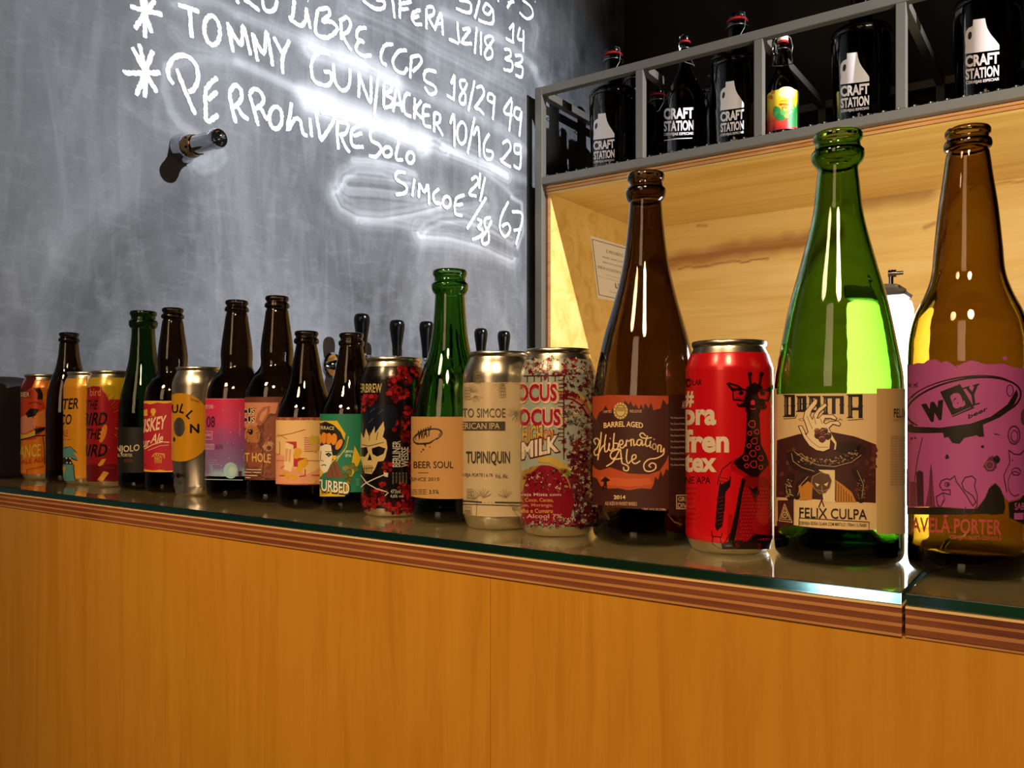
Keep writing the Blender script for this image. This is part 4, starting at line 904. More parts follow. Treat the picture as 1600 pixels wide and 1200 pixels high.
A.poly('d9bf80', [(60,600),(65,560),(80,600),(95,535),(115,590),(150,520),(150,570),(205,490),(212,540),(200,590),(222,610),(230,660),(218,720),(205,745),(170,750),(150,800),(130,830),(85,825),(70,760),(55,700),(55,620)])
A.poly('120c0d', [(62,660),(100,655),(108,690),(88,720),(60,715)]); A.poly('120c0d', [(130,665),(175,650),(218,665),(205,700),(165,718),(135,700)]); A.poly('120c0d', [(118,695),(132,740),(104,742)]); A.line('5a3a1a', 5, [(70,640),(110,650),(150,640),(205,625)])
[A.line('120c0d', 4, [(84+12*k,775),(86+11*k,820)]) for k in range(5)]; A.line('120c0d', 4, [(80,795),(145,790)]); A.line('7a5a2a', 5, [(120,560),(115,610)]); A.line('7a5a2a', 5, [(170,560),(160,610)])
A.line('d9d0c0', 7, [(50,925),(90,890),(150,860),(225,828)]); A.line('d9d0c0', 7, [(60,835),(100,890),(160,925),(225,945)]); A.line('d9d0c0', 6, [(215,970),(235,950)]); A.poly('d9d0c0', [(205,820),(235,822),(232,850),(210,845)])
A.text('cdc4b4', 'BERLINER', 262, 615, 312, 785, .05, rot=90); A.text('cdc4b4', 'WEISSE', 316, 655, 364, 785, .05, rot=90)
for k in range(5): A.text('8a8074', 'CERVEJA ACIDA COM', 260+21*k, 820, 274+21*k, 895-6*(k % 2), .02, rot=90)
A.text('cdc4b4', '473ml', 250, 930, 312, 955, .02); A.text('cdc4b4', '4,6% vol', 248, 962, 330, 985, .02); A.build('printed_sleeve', t)
# 13 green bottle, kraft label
P = bprof(37.2, [(37.2, 75), (37.0, 93), (34.6, 111), (29, 135), (20.6, 160), (16.8, 181), (15.2, 200), (14.3, 215)], 240, 17.2, True)
t, X, Y = bottle('green bottle with plain kraft paper label between the black can and cream can', 703, 806.1, P, M['green_mid'], GB)
A = lab(X, Y, 37.2).crop(*K[4]); A.band('b98a50', 1, 1, z0=.0225, z1=.0985, a0=-88, a1=75)
c = '2b1c14'; A.arc(c, 7, 490, 585, 95, 42, -200, 60, -.28); A.arc(c, 5, 492, 580, 84, 33, -190, 40, -.28); A.poly(c, [(395,622),(440,630),(500,625),(560,590),(510,632),(480,640),(478,658),(465,640),(420,640)]); A.ell(c, 462, 672, 6); A.ell(c, 450, 686, 4); A.ell(c, 505, 655, 4)
A.text(c, 'WAY', 428, 548, 515, 612, .07, .15, -.35); A.text(c, 'CRAFT BEER SOUL', 225, 748, 655, 792, .015); A.line(c, 3, [(432,822),(495,822)]); A.text('4a3424', 'SINCE 2010', 385, 852, 565, 874, 0); [A.text(c, 'CERVEJA COM LIMAO', 385, y, 486, y+9, .01) for y in (928, 941, 954)]; A.text(c, '3,5%', 500, 932, 562, 960, 0); A.text(c, 'IPH 06', 440, 986, 478, 1000, .01); A.build('paper_label', t)
# 14 cream can
t, X, Y = can('cream-labelled silver can with fine pine branch drawings and grey lettering', 779, 755.4); A = sleeve(X, Y).crop(*K[5])
A.band('d8bf98', 1, 1, z0=.012, z1=.1290)
g = '98866c'
def twig(x, y, L, a, n=9):
    for k in range(n): b = a+(k-n/2)*.26; A.line(g, 2.2, [(x, y), (x+L*math.cos(b)*(.75+.3*rnd.random()), y+L*math.sin(b)*(.75+.3*rnd.random()))])
for x, y, L, a in ((330,245,55,-.5),(290,260,60,2.6),(100,310,50,-.8),(125,330,45,1.5),(370,430,60,3.0),(350,440,50,.3),(150,230,40,1.5),(120,940,60,-1.6),(170,930,60,-1.2),(300,930,55,-1.6),(340,1000,45,-.7),(90,1000,40,2.2)): twig(x, y, L, a)
for x, y in ((282,310),(78,320),(135,225),(85,1005),(95,915)):
    for i in range(4):
        for j in range(3): A.arc(g, 2, x-12+12*j, y-30+18*i, 7, 9, 0, 360, n=8)
A.line(g, 3, [(135,940),(130,1040)]); A.line(g, 3, [(320,960),(375,1045)]); A.line(g, 3, [(280,270),(330,235)])
st_ = '4b4238'; A.text('6a5f50', 'PERFEITO SIMCOE', -80, 405, 298, 458, 0); A.rect('564c42', -60, 482, 296, 534); A.text('d8bf98', 'AMERICAN IPA', -20, 490, 265, 526, .01); A.text(st_, 'TUPINIQUIN', 72, 656, 324, 740, .035)
A.text('6a5f50', 'CERVEJA FORTE | 6,1%', 20, 785, 225, 810, .01); A.text('6a5f50', 'Vol. Alc.', 238, 788, 315, 814, .02); A.line(st_, 8, [(40,945),(160,955)]); A.line(st_, 8, [(240,955),(400,958)]); A.line(st_, 4, [(40,965),(400,976)]); A.line(g, 3, [(245,1050),(330,1048)])
for i in range(3): A.line(g, 2, [(175+20*i,950),(190+20*i,975)])
A.build('printed_sleeve', t)
# 15 doodle can
t, X, Y = can('can covered in small red and blue cartoon doodles with large pink lettering', 872, 716.5); A = sleeve(X, Y).crop(*K[5])
A.band('a9b0a0', 0, 0, z0=.0085, z1=.1475); D = '5a1420'
def doodle(x, y, s, cols):
    blob(A, rnd.choice(cols), x, y, s, 8, .4); blob(A, rnd.choice(cols), x+s*.8*rnd.uniform(-1, 1), y-s*.9, s*.5, 7, .3)
    for k in range(3):
        a = rnd.random()*6.28; A.line(D, 3, [(x, y), (x+s*1.3*math.cos(a), y+s*1.3*math.sin(a)), (x+s*1.7*math.cos(a+.5), y+s*1.7*math.sin(a+.5))])
A.line('c9672a', 16, [(620,320),(700,335),(760,370),(800,440)]); A.line('d9b84a', 12, [(620,300),(710,318),(775,355),(815,430)]); A.line('8a1c2a', 12, [(620,340),(690,352),(745,388),(780,450)])
for k in range(95): doodle(rnd.uniform(410, 830), rnd.uniform(105, 225), rnd.uniform(6, 13), ['8a1c2c','a23040','d9cdb0','6a1420','7a8a84'])
A.poly('6a3038', [(700,600),(760,560),(900,600),(900,1100),(680,1100),(700,1040),(700,900),(660,820)])
for k in range(330):
    y = rnd.uniform(230, 1100); x = rnd.uniform(640, 890); doodle(x, y, rnd.uniform(6, 14), ['8a1c2c','74202c','a9b0a0','d9c9a8','4a1620','b07a5a','5a6a68'])
for k in range(110): doodle(rnd.uniform(690, 900), rnd.uniform(620, 1100), rnd.uniform(7, 15), ['3a1018','5a1420','74202c','c9b79a'])
A.line(D, 6, [(640,215),(640,700)]); A.line(D, 6, [(410,215),(640,212)]); [A.line(D, 4, [(608,240+22*k),(636,240+22*k)]) for k in range(17)]; [A.line(D, 5, [(430+40*k,215),(430+40*k,250)]) for k in range(5)]
A.poly('8a1424', [(390,840),(410,790),(450,750),(520,732),(590,745),(650,800),(690,870),(700,960),(680,1040),(640,1080),(390,1080)]); A.arc('c9a04a', 6, 530, 900, 150, 165, 180, 350); A.poly('cfa94a', [(500,690),(580,690),(660,740),(690,790),(640,770),(560,725),(490,720)]); A.ell('7a8a3a', 645, 775, 36, 18, .3)
A.poly('a9822e', [(380,870),(400,770),(500,745),(430,800),(400,900)])
for k in range(60): doodle(rnd.uniform(410, 660), rnd.uniform(770, 890), rnd.uniform(5, 10), ['5a0e18','b8404c','d9b890','8a1424'])
for k in range(60): doodle(rnd.uniform(380, 690), rnd.uniform(1050, 1105), rnd.uniform(5, 10), ['5a0e18','b8404c','d9c9a8','a9b0a0'])
for s_, y0, y1, x1 in (('HOCUS', 262, 365, 600), ('POCUS', 408, 508, 622)):
    A.text('e8c0a0', s_, x1-305, y0-12, x1+14, y1+14, .14); A.text('b01838', s_, x1-290, y0, x1, y1, .075)
A.text('8a3a1c', 'HIGH', 398, 498, 524, 618, .10); A.text('ddb558', 'HIGH', 402, 505, 518, 610, .04); A.text('8a3a1c', 'ON', 520, 528, 584, 592, .12); A.text('e08a3a', 'ON', 524, 534, 578, 586, .05)
A.text('6a1420', 'MILK', 392, 600, 624, 712, .16, 0, -.22); A.text('f0e0cc', 'MILK', 398, 606, 612, 704, .07, 0, -.22)
for k, (s_, c_) in enumerate((('Cerveja Mista com', 'e0c0b0'), ('Aveia, Coco, Cacau,', 'e0a84a'), ('Lactose, Morango,', 'e08a6a'), ('Baunilha e Cumaru', 'e0a84a'), ('Vol. Alcool 7%', 'e0b0a0'))):
    A.text('8a2a2c', s_, 330, 896+31*k, [628,585,582,580,635][k], 928+31*k, .09); A.text(c_, s_, 335, 900+31*k, [624,580,578,576,630][k], 924+31*k, .02)
A.build('printed_sleeve', t)
# 16 tall brown bottle
P = bprof(43.6, [(43.6, 100), (43.4, 118), (40.2, 138), (34.8, 164), (26.2, 194), (19.6, 221), (15.6, 248), (13.6, 268), (13.0, 277)], 300, 15.9, True)
t, X, Y = bottle('tall brown champagne-shaped bottle with orange and maroon barrel aged label', 1009, 686.7, P, M['amber'], GB)
A = lab(X, Y, 43.6).crop(*K[6]); A.band('3f1710', 1, 1, z0=.0285, z1=.1135, a0=-86, a1=80)
A.poly('a8401f', [(62,122),(180,112),(556,118),(556,162),(548,175),(520,140),(505,200),(480,205),(460,212),(442,160),(430,200),(405,165),(395,205),(380,170),(366,205),(345,172),(330,190),(312,150),(300,175),(278,150),(262,168),(240,160),(200,200),(175,225),(152,180),(135,210),(110,225),(90,275),(62,230)])
A.poly('b04822', [(64,560),(90,590),(115,600),(180,580),(300,620),(430,625),(500,600),(540,540),(556,500),(556,600),(540,590),(520,640),(505,600),(490,660),(470,640),(460,690),(445,720),(380,715),(300,728),(230,715),(170,718),(120,700),(95,650),(64,640)]); A.poly('c2562a', [(120,640),(300,655),(440,650),(450,690),(300,705),(125,690)])
A.rect('2a100c', 556, 110, 700, 890); A.ell('cfae6a', 248, 215, 46, 54); A.ell('3f1710', 248, 215, 33, 39); A.ell('cfae6a', 248, 215, 29, 34); [A.line('7a5426', 5, [(226,196+9*k),(270,196+9*k)]) for k in range(3)]
for k in range(14): a = 2*PI*k/14; A.line('5a2a14', 5, [(248+38*math.cos(a), 215+45*math.sin(a)), (248+42*math.cos(a), 215+50*math.sin(a))])
w = 'ecc794'; A.text('cf9f7a', 'LIMITED', 138, 212, 192, 228, .02); A.text('cf9f7a', 'RELEASE', 308, 208, 384, 226, .02); A.text(w, 'BARREL AGED', 140, 292, 392, 328, .05, bend=-10)
def scr(pts, wd=8.5):
    out = []
    for i in range(len(pts)-1):
        a, b = pts[i], pts[i+1]; p0 = pts[i-1] if i else a; p3 = pts[i+2] if i+2 < len(pts) else b
        for q in range(4):
            u = q/4; out.append(tuple(.5*(2*a[d]+(b[d]-p0[d])*u+(2*p0[d]-5*a[d]+4*b[d]-p3[d])*u*u+(3*a[d]-p0[d]-3*b[d]+p3[d])*u**3) for d in (0, 1)))
    A.line(w, wd, out+[pts[-1]])
for s_ in ([(88,430),(78,405),(95,392),(112,410),(100,450),(80,475),(85,500),(105,495),(130,450),(150,430)],[(125,355),(118,430),(103,530)],[(155,370),(146,430),(150,478),(168,468),(178,430)],[(176,425),(174,462),(190,472),(205,440)],[(181,392),(184,395)],
           [(208,362),(203,420),(205,462),(228,458),(232,428),(208,425)],[(240,438),(262,428),(260,405),(243,412),(244,445),(262,455),(282,430)],[(284,442),(288,405),(300,412),(312,402)],[(316,440),(318,402),(332,404),(334,438),(350,428)],
           [(385,405),(362,402),(352,428),(372,438),(386,408),(388,438),(402,430)],[(420,378),(408,420),(414,444),(430,438)],[(445,388),(415,392),(385,388),(372,368),(390,358),(408,375)],[(440,412),(436,446),(448,452)],[(462,398),(464,400)],
           el(464,446,12,18),[(486,478),(490,438),(508,442),(504,478),(518,474),(526,458)],[(526,460),(522,495),(480,520),(430,528),(398,560),(405,598),(438,606),(470,590),(472,562),(448,552),(430,568),(442,580)],
           [(160,572),(200,545),(228,495),(246,462),(252,500),(258,550),(275,560)],[(240,462),(200,475),(183,502),(195,525),(215,515)],[(203,530),(258,522)],[(292,465),(286,520),(296,555),(312,540)],[(318,535),(346,520),(344,500),(325,505),(322,540),(342,556),(372,540)],[(275,560),(298,575),(296,600),(272,598),(268,580)]): scr(s_)
A.poly('1c0c0a', [(140,650),(160,645),(182,662),(160,672),(162,710),(155,722),(150,695),(135,722),(128,720),(142,690),(140,668),(126,672),(124,664)]); A.ell('1c0c0a', 150, 648, 7)
A.text(w, '2014', 205, 760, 280, 786, .05); A.text('cf9f7a', 'ALE AGED IN WHISKEY BARRELS', 150, 800, 354, 824, .02, slope=.02); A.text('cf9f7a', '5.4% ALC', 66, 822, 104, 836, .01); A.text('cf9f7a', '1 PINT, 9.4 FL OZ (750ML)', 388, 842, 540, 860, .01, slope=.02)
for k in range(9): A.text('b89a80', 'The Great Divide is a fine', 566, 252+38*k+2, 700, 266+38*k, .01)
A.line('c9a98a', 5, [(606,760),(606,848),(700,848)]); A.line('c9a98a', 5, [(606,760),(700,760)]); A.text('c9a98a', 'GREAT', 616, 770, 716, 800, .03); A.text('c9a98a', 'DIVIDE', 614, 810, 720, 842, .03); A.text('b89a80', 'AN', 640, 150, 670, 200, .02); A.build('paper_label', t)
# 17 red can with giraffe
t, X, Y = can('bright red beer can with a giraffe in glasses and white lettering', 1139, 632.7); A = sleeve(X, Y).crop(*K[6]); A.kind = 'can'
rd, bk, wt = 'd4101c', '1c0609', 'ecd2b8'; A.band(rd, 0, 0, z0=.0085, z1=.1475)
A.poly('2a080b', [(668,10),(700,5),(700,60),(672,62)]); A.text('2a080b', 'POLAR', 672, 12, 772, 50, .04); A.ell('d4101c', 688, 36, 8, 12)
A.text(wt, '#', 664, 88, 722, 192, .07); A.text(wt, 'pra', 652, 205, 865, 350, .09); A.text(wt, 'fren', 650, 335, 948, 486, .09); A.text(wt, 'tex', 656, 495, 868, 612, .09); A.text(bk, 'NE APA', 668, 640, 828, 686, .025)
for k, x1 in enumerate((742,735,722,715,740,738,748,742)): A.text('9c0c14', 'Cerveja com lactose', 668, 705+33*k, x1, 726+33*k, .02)
# body
A.poly('b00d18', [(960,540),(1000,520),(1200,530),(1225,700),(1225,1110),(930,1110),(950,800)])
A.poly(rd, [(960,600),(1040,640),(1000,800),(950,1000),(900,1090),(905,960),(950,760)]); A.poly('8a0a12', [(1040,650),(1060,630),(1190,650),(1215,700),(1215,1050),(990,1060),(1005,880)])
for i in range(15):
    for j in range(11): A.ell('b81420', 1022+18*j-max(0, 8-i)*1.2+(9 if i % 2 else 0), 720+23*i, 6.5, 8)
A.poly(bk, [(1030,650),(1005,760),(985,900),(940,1070),(985,1050),(1010,900),(1030,760),(1052,660)]); A.poly(bk, [(1070,700),(1095,760),(1115,800),(1140,740),(1125,700),(1100,720)]) ; A.line('8a0a12', 5, [(1080,720),(1118,790),(1135,720)])
A.poly(bk, [(895,640),(960,640),(955,700),(925,740),(920,840),(905,960),(870,990),(860,960),(868,840),(880,740)]); [A.line('8a0a12', 4, [(868+10*(k % 3),780+24*k),(915-8*(k % 2),772+24*k)]) for k in range(8)]
A.line(bk, 4, [(960,545),(905,590),(880,650),(875,690)]); A.poly(rd, [(880,640),(955,605),(950,660),(900,690)]); A.line(bk, 4, [(880,640),(940,655)]); A.line(bk, 4, [(885,665),(940,680)])
A.line(bk, 4, [(838,990),(840,1025),(900,1030),(905,1000)]); A.line(bk, 4, [(845,1030),(838,1080),(870,1100),(905,1110),(890,1030)]); A.line(bk, 4, [(1040,650),(960,1000),(900,1100)])
A.poly(bk, [(900,1075),(1000,1050),(1060,1060),(1110,1010),(1225,1020),(1225,1110),(900,1112)]); blob(A, '8a0a12', 1000, 1085, 16); blob(A, '8a0a12', 1150, 1088, 20)
# neck
A.poly(bk, [(1060,230),(1140,230),(1145,330),(1150,430),(1185,500),(1200,560),(1130,640),(1090,640),(1000,580),(975,545),(1040,490),(1055,400)])
for x, y, r in ((1095,300,24),(1125,350,16),(1080,360,14),(1110,410,22),(1075,440,14),(1130,455,14),(1100,490,22),(1055,520,18),(1150,520,18),(1105,560,24),(1060,570,14),(1150,580,14)): A.line('d3303a', 5, [(x+r*math.cos(q)*(.8+.3*(k % 2)), y+r*math.sin(q)) for k, q in enumerate([2*PI*k/6 for k in range(7)])])
# head
A.poly(bk, [(1060,60),(1110,30),(1160,60),(1155,120),(1180,170),(1165,190),(1140,185),(1148,225),(1120,240),(1080,240),(1050,215),(1058,185),(1020,190),(1005,178),(1040,160),(1050,110)])
A.poly(bk, [(930,38),(950,30),(1010,50),(1040,75),(1010,92),(960,80)]); A.poly('b00d18', [(950,45),(1005,60),(985,78)]); A.poly(bk, [(1215,55),(1240,40),(1235,75),(1200,92),(1180,75)])
A.line(bk, 16, [(1085,50),(1078,-10),(1082,-25)]); A.line(bk, 16, [(1140,50),(1150,-10),(1152,-25)]); A.ell(bk, 1080, -25, 14, 12); A.ell(bk, 1154, -25, 14, 12)
A.line(bk, 9, [(970,72),(975,140),(1052,150),(1075,100),(1055,78)], True); A.line(bk, 9, [(1110,85),(1125,145),(1195,150),(1215,90),(1150,75)], True); A.line(bk, 8, [(1060,85),(1110,88)])
A.poly('c41420', [(990,85),(1045,88),(1055,105),(1035,135),(985,128)]); A.poly('c41420', [(1128,95),(1200,92),(1185,140),(1138,135)]); A.ell(bk, 1025, 100, 16, 13); A.ell(bk, 1160, 102, 16, 13); A.ell('d3303a', 1098, 165, 14, 22); A.line('d3303a', 5, [(1085,200),(1100,206),(1115,200)])
A.line(bk, 12, [(1100,182),(1050,185),(1010,182),(1000,170)]); A.line(bk, 12, [(1100,182),(1150,200),(1175,198),(1182,184)]); A.build('printed_sleeve', t)
# 18 large green bottle
P = bprof(43.6, [(43.6, 110), (43.2, 128), (40.4, 145), (33.4, 181), (25.2, 212), (17.6, 243), (14.6, 268), (13.6, 279)], 304, 17.4, True)
t, X, Y = bottle('large green champagne-shaped bottle with cream label of a hand and snake', 1309, 598, P, M['green'], GB)
A = lab(X, Y, 43.6).crop(*K[7]); A.band('d9b988', 1, 1, z0=.0255, z1=.1165, a0=-90, a1=90); mr = '401c18'
A.poly('c2a06a', [(700,70),(895,70),(895,1010),(700,1010)]); A.poly('cfae7c', [(-20,70),(58,70),(60,960),(-20,940)])
A.poly(mr, [(60,405),(200,365),(380,345),(560,380),(697,432),(695,810),(55,772)])
for k in range(60):
    x, y = rnd.uniform(65, 690), rnd.uniform(400, 770); 
    if 200 < x < 560: continue
    blob(A, rnd.choice(['5c2a24','6c342c','54241e']), x, y, rnd.uniform(8, 20), 8, .4)
dk = '241a16'
# display lettering
def slab(x0, x1, y0, y1, kind):
    T_ = 26
    A.rect(dk, x0, y0, x0+T_, y1); A.rect(dk, x1-T_, y0, x1, y1)
    if kind in 'DOA': A.rect(dk, x0, y0, x1, y0+16)
    if kind in 'DOG': A.rect(dk, x0, y1-16, x1, y1)
    if kind == 'G': A.rect(dk, x0, y0, x1, y0+16); A.rect(dk, (x0+x1)/2, (y0+y1)/2, x1, (y0+y1)/2+14)
    if kind == 'M': A.rect(dk, x0, y0, x1, y0+16); A.rect(dk, (x0+x1)/2-12, y0, (x0+x1)/2+12, y1)
    if kind == 'A': A.rect(dk, x0, (y0+y1)/2+8, x1, (y0+y1)/2+26)
    for x in (x0, x1-T_): A.poly(dk, [(x-6,(y0+y1)/2),(x+T_/2,(y0+y1)/2-12),(x+T_+6,(y0+y1)/2),(x+T_/2,(y0+y1)/2+12)])
    A.rect(dk, x0-8, y1-8, x0+T_+4, y1); A.rect(dk, x0-8, y0, x0+T_+4, y0+8)
    A.rect('8a7450', x0+8, y0+20, x0+13, y1-14)
slab(108, 176, 110, 255, 'D'); slab(192, 250, 118, 222, 'O'); slab(268, 340, 118, 225, 'G'); slab(360, 490, 118, 235, 'M'); slab(518, 610, 108, 262, 'A'); A.line('5a4630', 4, [(104,266),(178,262),(190,240)]); A.line('5a4630', 4, [(516,275),(615,268)]); A.text('8a7450', 'CERVEJARIA', 200, 262, 484, 284, 0)
# snake coils and pillar
sk, sl, so = '2a1512', 'a8835a', 'b8782a'
A.poly('dcc59a', [(330,595),(432,598),(432,806),(360,800)]); A.poly(so, [(435,660),(480,690),(540,740),(570,806),(436,806)]); A.poly(so, [(205,700),(240,655),(290,690),(285,790),(200,790)]); [A.line(sk, 4, [(440+16*k,672+16*k),(438+17*k,800)]) for k in range(7)]
A.line(sk, 56, [(150,500),(170,560),(260,600),(350,640)]); A.line(sk, 70, [(175,510),(300,560),(430,555),(560,500),(600,470),(560,450),(470,450)]); A.line(sk, 50, [(150,640),(130,720),(150,775)]); A.line(sk, 44, [(560,600),(610,700),(600,790)]); A.line(sk, 40, [(250,650),(205,690),(190,770)])
for L_ in ([(175,480),(230,520),(320,565),(430,575),(540,545),(600,500)],[(155,490),(165,540),(220,580),(300,605)],[(190,500),(215,490),(260,530)],[(120,700),(125,740),(140,770)],[(575,600),(615,690),(605,780)],[(260,640),(215,690),(195,760)]): A.line(sl, 5, L_)
for k in range(90):
    u = k/90; x = 200+380*u+rnd.uniform(-8, 8); y = 520+34*math.sin(3.1*u)+rnd.uniform(-24, 24)-40*u*u; A.ell(rnd.choice(['8a6848','6a4632','b09468']), x, y, 7, 4, .4, 6)
for k in range(30): A.ell(rnd.choice(['8a6848','b09468']), rnd.uniform(118, 165), rnd.uniform(640, 770), 7, 4, .6, 6); A.ell('7a5640', rnd.uniform(575, 625), rnd.uniform(660, 785), 6, 4, .6, 6)
A.poly('5a3a2a', [(290,640),(340,612),(395,625),(412,665),(400,710),(372,745),(335,750),(300,715),(282,680)]); A.line(sl, 4, [(290,640),(340,612),(395,625),(412,665),(400,710),(372,745),(335,750),(300,715),(282,680)], True)
A.poly('dcc59a', [(305,680),(335,690),(320,705)]); A.poly('dcc59a', [(392,675),(362,690),(380,702)]); A.line(sl, 4, [(350,700),(352,740)]); A.line(sl, 3, [(320,725),(355,735),(390,720)]); A.line(mr, 7, [(350,750),(348,790),(330,835)]); A.line(mr, 7, [(348,790),(362,830)]); A.poly(so, [(200,700),(215,690),(255,790),(215,790)])
# hand
hb, ho = 'e2c9a0', '5c3226'
hand = [(200,312),(222,310),(240,345),(250,368),(262,352),(246,300),(232,262),(240,220),(280,170),(310,135),(322,146),(318,170),(285,212),(275,245),(290,270),(300,235),(330,195),(370,165),(384,178),(372,192),(335,225),(318,262),(330,262),(352,238),(420,240),(445,262),(436,275),(405,262),(370,262),(360,290),(375,300),(400,285),(450,280),(470,298),(460,312),(420,300),(395,325),(410,360),(445,420),(440,465),(425,470),(430,430),(405,400),(400,460),(360,478),(315,470),(270,440),(235,390),(215,345)]
A.poly(hb, hand); A.line(ho, 5, hand, True)
for x, y, r in ((330,370,30),(360,350,28),(385,375,26),(350,395,26),(320,345,20),(375,340,16)): blob(A, rnd.choice([mr, '5a2a22', '6c342c']), x, y, r, 9, .15); A.arc(hb, 3, x, y, r*.6, r*.5, 200, 320)
A.line(ho, 3, [(255,250),(275,300),(290,330)]); A.line(ho, 3, [(300,250),(312,300)]); A.line(ho, 3, [(240,360),(280,410),(330,450),(390,450)]); A.line(ho, 3, [(340,265),(352,300)])
# foot of the label
A.rect(mr, 68, 792, 170, 962); A.line('c2a06a', 5, [(112,815),(78,925),(160,935)], True); A.line('c2a06a', 4, [(112,838),(92,915),(146,920)], True); A.ell('c2a06a', 114, 888, 18, 22); A.ell(mr, 114, 888, 12, 15); A.ell('c2a06a', 114, 886, 5, 8)
A.text(dk, 'FELIX CULPA', 206, 838, 636, 905, .018, slope=.03); A.line(mr, 4, [(205,905),(650,932)]); A.line(mr, 4, [(205,905),(203,965)]); A.line(mr, 4, [(203,965),(650,992)]); A.line(mr, 4, [(650,932),(650,992)]); A.text(dk, 'CERVEJA SIDRA CLARA COM MIRTILO | 750ml | 5,1%ABV', 206, 928, 636, 955, .012, slope=.035)
A.text(dk, 'FELIX CULPA', 808, 200, 1010, 256, .015); A.line('7a6440', 3, [(808,272),(890,272)])
for k in range(20): A.text('6a5436', 'xcerveja com frutas', 785, 372+16.5*k, 890, 384+16.5*k, .01)
for k in range(6): A.line('6a5436', 5, [(16,800+14*k),(30,802+14*k)])
A.build('paper_label', t)
# 19 brown bottle, purple label, far right
P = bprof(35.6, [(35.6, 120), (35.6, 141), (34.6, 155), (31.4, 168), (25.6, 181), (21.6, 194), (20.0, 211), (17.6, 236), (14.6, 258), (12.6, 273)], 289.5, 13.4)
t, X, Y = bottle('amber bottle with torn-edged purple-pink label, rightmost on the bar', 1512, 544, P, M['amber_light'], GB)
A = lab(X, Y, 35.6).crop(*K[8]); pk_ = 'a84c8c'
bt = [(700,690),(640,755),(600,765),(585,770),(560,740),(545,700),(520,675),(490,700),(470,750),(455,770),(430,800),(400,810),(340,800),(240,795),(60,800),(40,780)]
tp = [(40,90),(110,95),(140,85),(170,88),(190,72),(230,70),(255,85),(280,75),(320,98),(335,108),(350,92),(380,80),(400,72),(430,78),(470,92),(510,92),(560,88),(590,100),(640,112),(700,108)]
A.poly(pk_, tp+bt); A.ell(pk_, 568, 62, 12, 10); A.ell(pk_, 336, 100, 5)
b2 = '1a0f08'
A.poly(b2, [(60,800),(240,797),(340,805),(430,805),(455,775),(470,755),(490,705),(520,680),(545,705),(562,745),(570,800),(560,830),(510,835),(480,830),(300,835),(60,832)])
A.poly(b2, [(585,775),(640,760),(700,690),(700,900),(590,850)])
A.arc(b2, 9, 365, 285, 285, 118, 150, 395, -.20, 40); A.arc(b2, 5, 352, 262, 275, 105, 185, 335, -.18, 40); A.arc(b2, 4, 360, 255, 262, 96, 200, 330, -.14, 40)
A.poly(b2, [(78,400),(110,385),(125,400),(250,405),(400,385),(500,350),(580,290),(625,215),(632,245),(605,310),(540,355),(460,390),(466,450),(440,450),(430,442),(370,455),(345,485),(310,480),(290,450),(270,455),(265,430),(180,432),(110,430),(82,420)]); A.arc(b2, 4, 592, 222, 16, 28)
# W a Y
def qd(pts, c=b2): A.poly(c, pts)
def rt2(c, ch, cx, cy, w, h, a, bold=.12):
    k0 = len(A.bm.verts); A.text(c, ch, -w/2, -h/2, w/2, h/2, bold); A.bm.verts.ensure_lookup_table(); ca, sa = math.cos(a), math.sin(a); o = A.p(0, 0); tg = A.p(cx, cy)
    for v in A.bm.verts[k0:]:
        x, y = v.co.x-o[0], v.co.y-o[1]; v.co.x = tg[0]+x*ca-y*sa; v.co.y = tg[1]+x*sa+y*ca
rt2(b2, 'W', 222, 325, 112, 96, -.22, .22); qd([(250,228),(348,190),(418,308),(312,352)]); rt2(pk_, 'a', 336, 270, 62, 76, -.3, .10); A.line(pk_, 3, [(300,350),(400,305)]); rt2(b2, 'Y', 410, 245, 66, 92, -.15, .05)
A.line(b2, 6, [(362,212),(392,202)]); A.line(b2, 6, [(412,198),(440,190)]); A.line(b2, 6, [(404,296),(442,284)])
A.text(b2, 'beer', 388, 340, 482, 362, .05, 0, -.45); A.text(pk_, 'r', 128, 374, 142, 392, .03); A.text(b2, 'br. ml', 95, 180, 140, 205, .02)
for x, y, r in ((285,548,10),(458,498,8),(112,458,6),(130,455,5)): blob(A, b2, x, y, r)
A.line(b2, 3, [(165,455),(140,560),(122,700)]); A.line(b2, 3, [(515,435),(540,440)])
# skyline
A.poly('6a2c44', [(62,640),(75,580),(85,580),(98,660),(98,790),(62,790)]); A.poly('6a2c44', [(105,670),(135,675),(135,790),(105,790)]); A.poly('3a1824', [(135,625),(150,615),(168,625),(172,790),(140,790)]); A.poly('6a2c44', [(207,582),(213,620),(218,700),(228,795),(180,790),(196,700),(201,620)]); A.line(b2, 2, [(207,585),(207,790)])
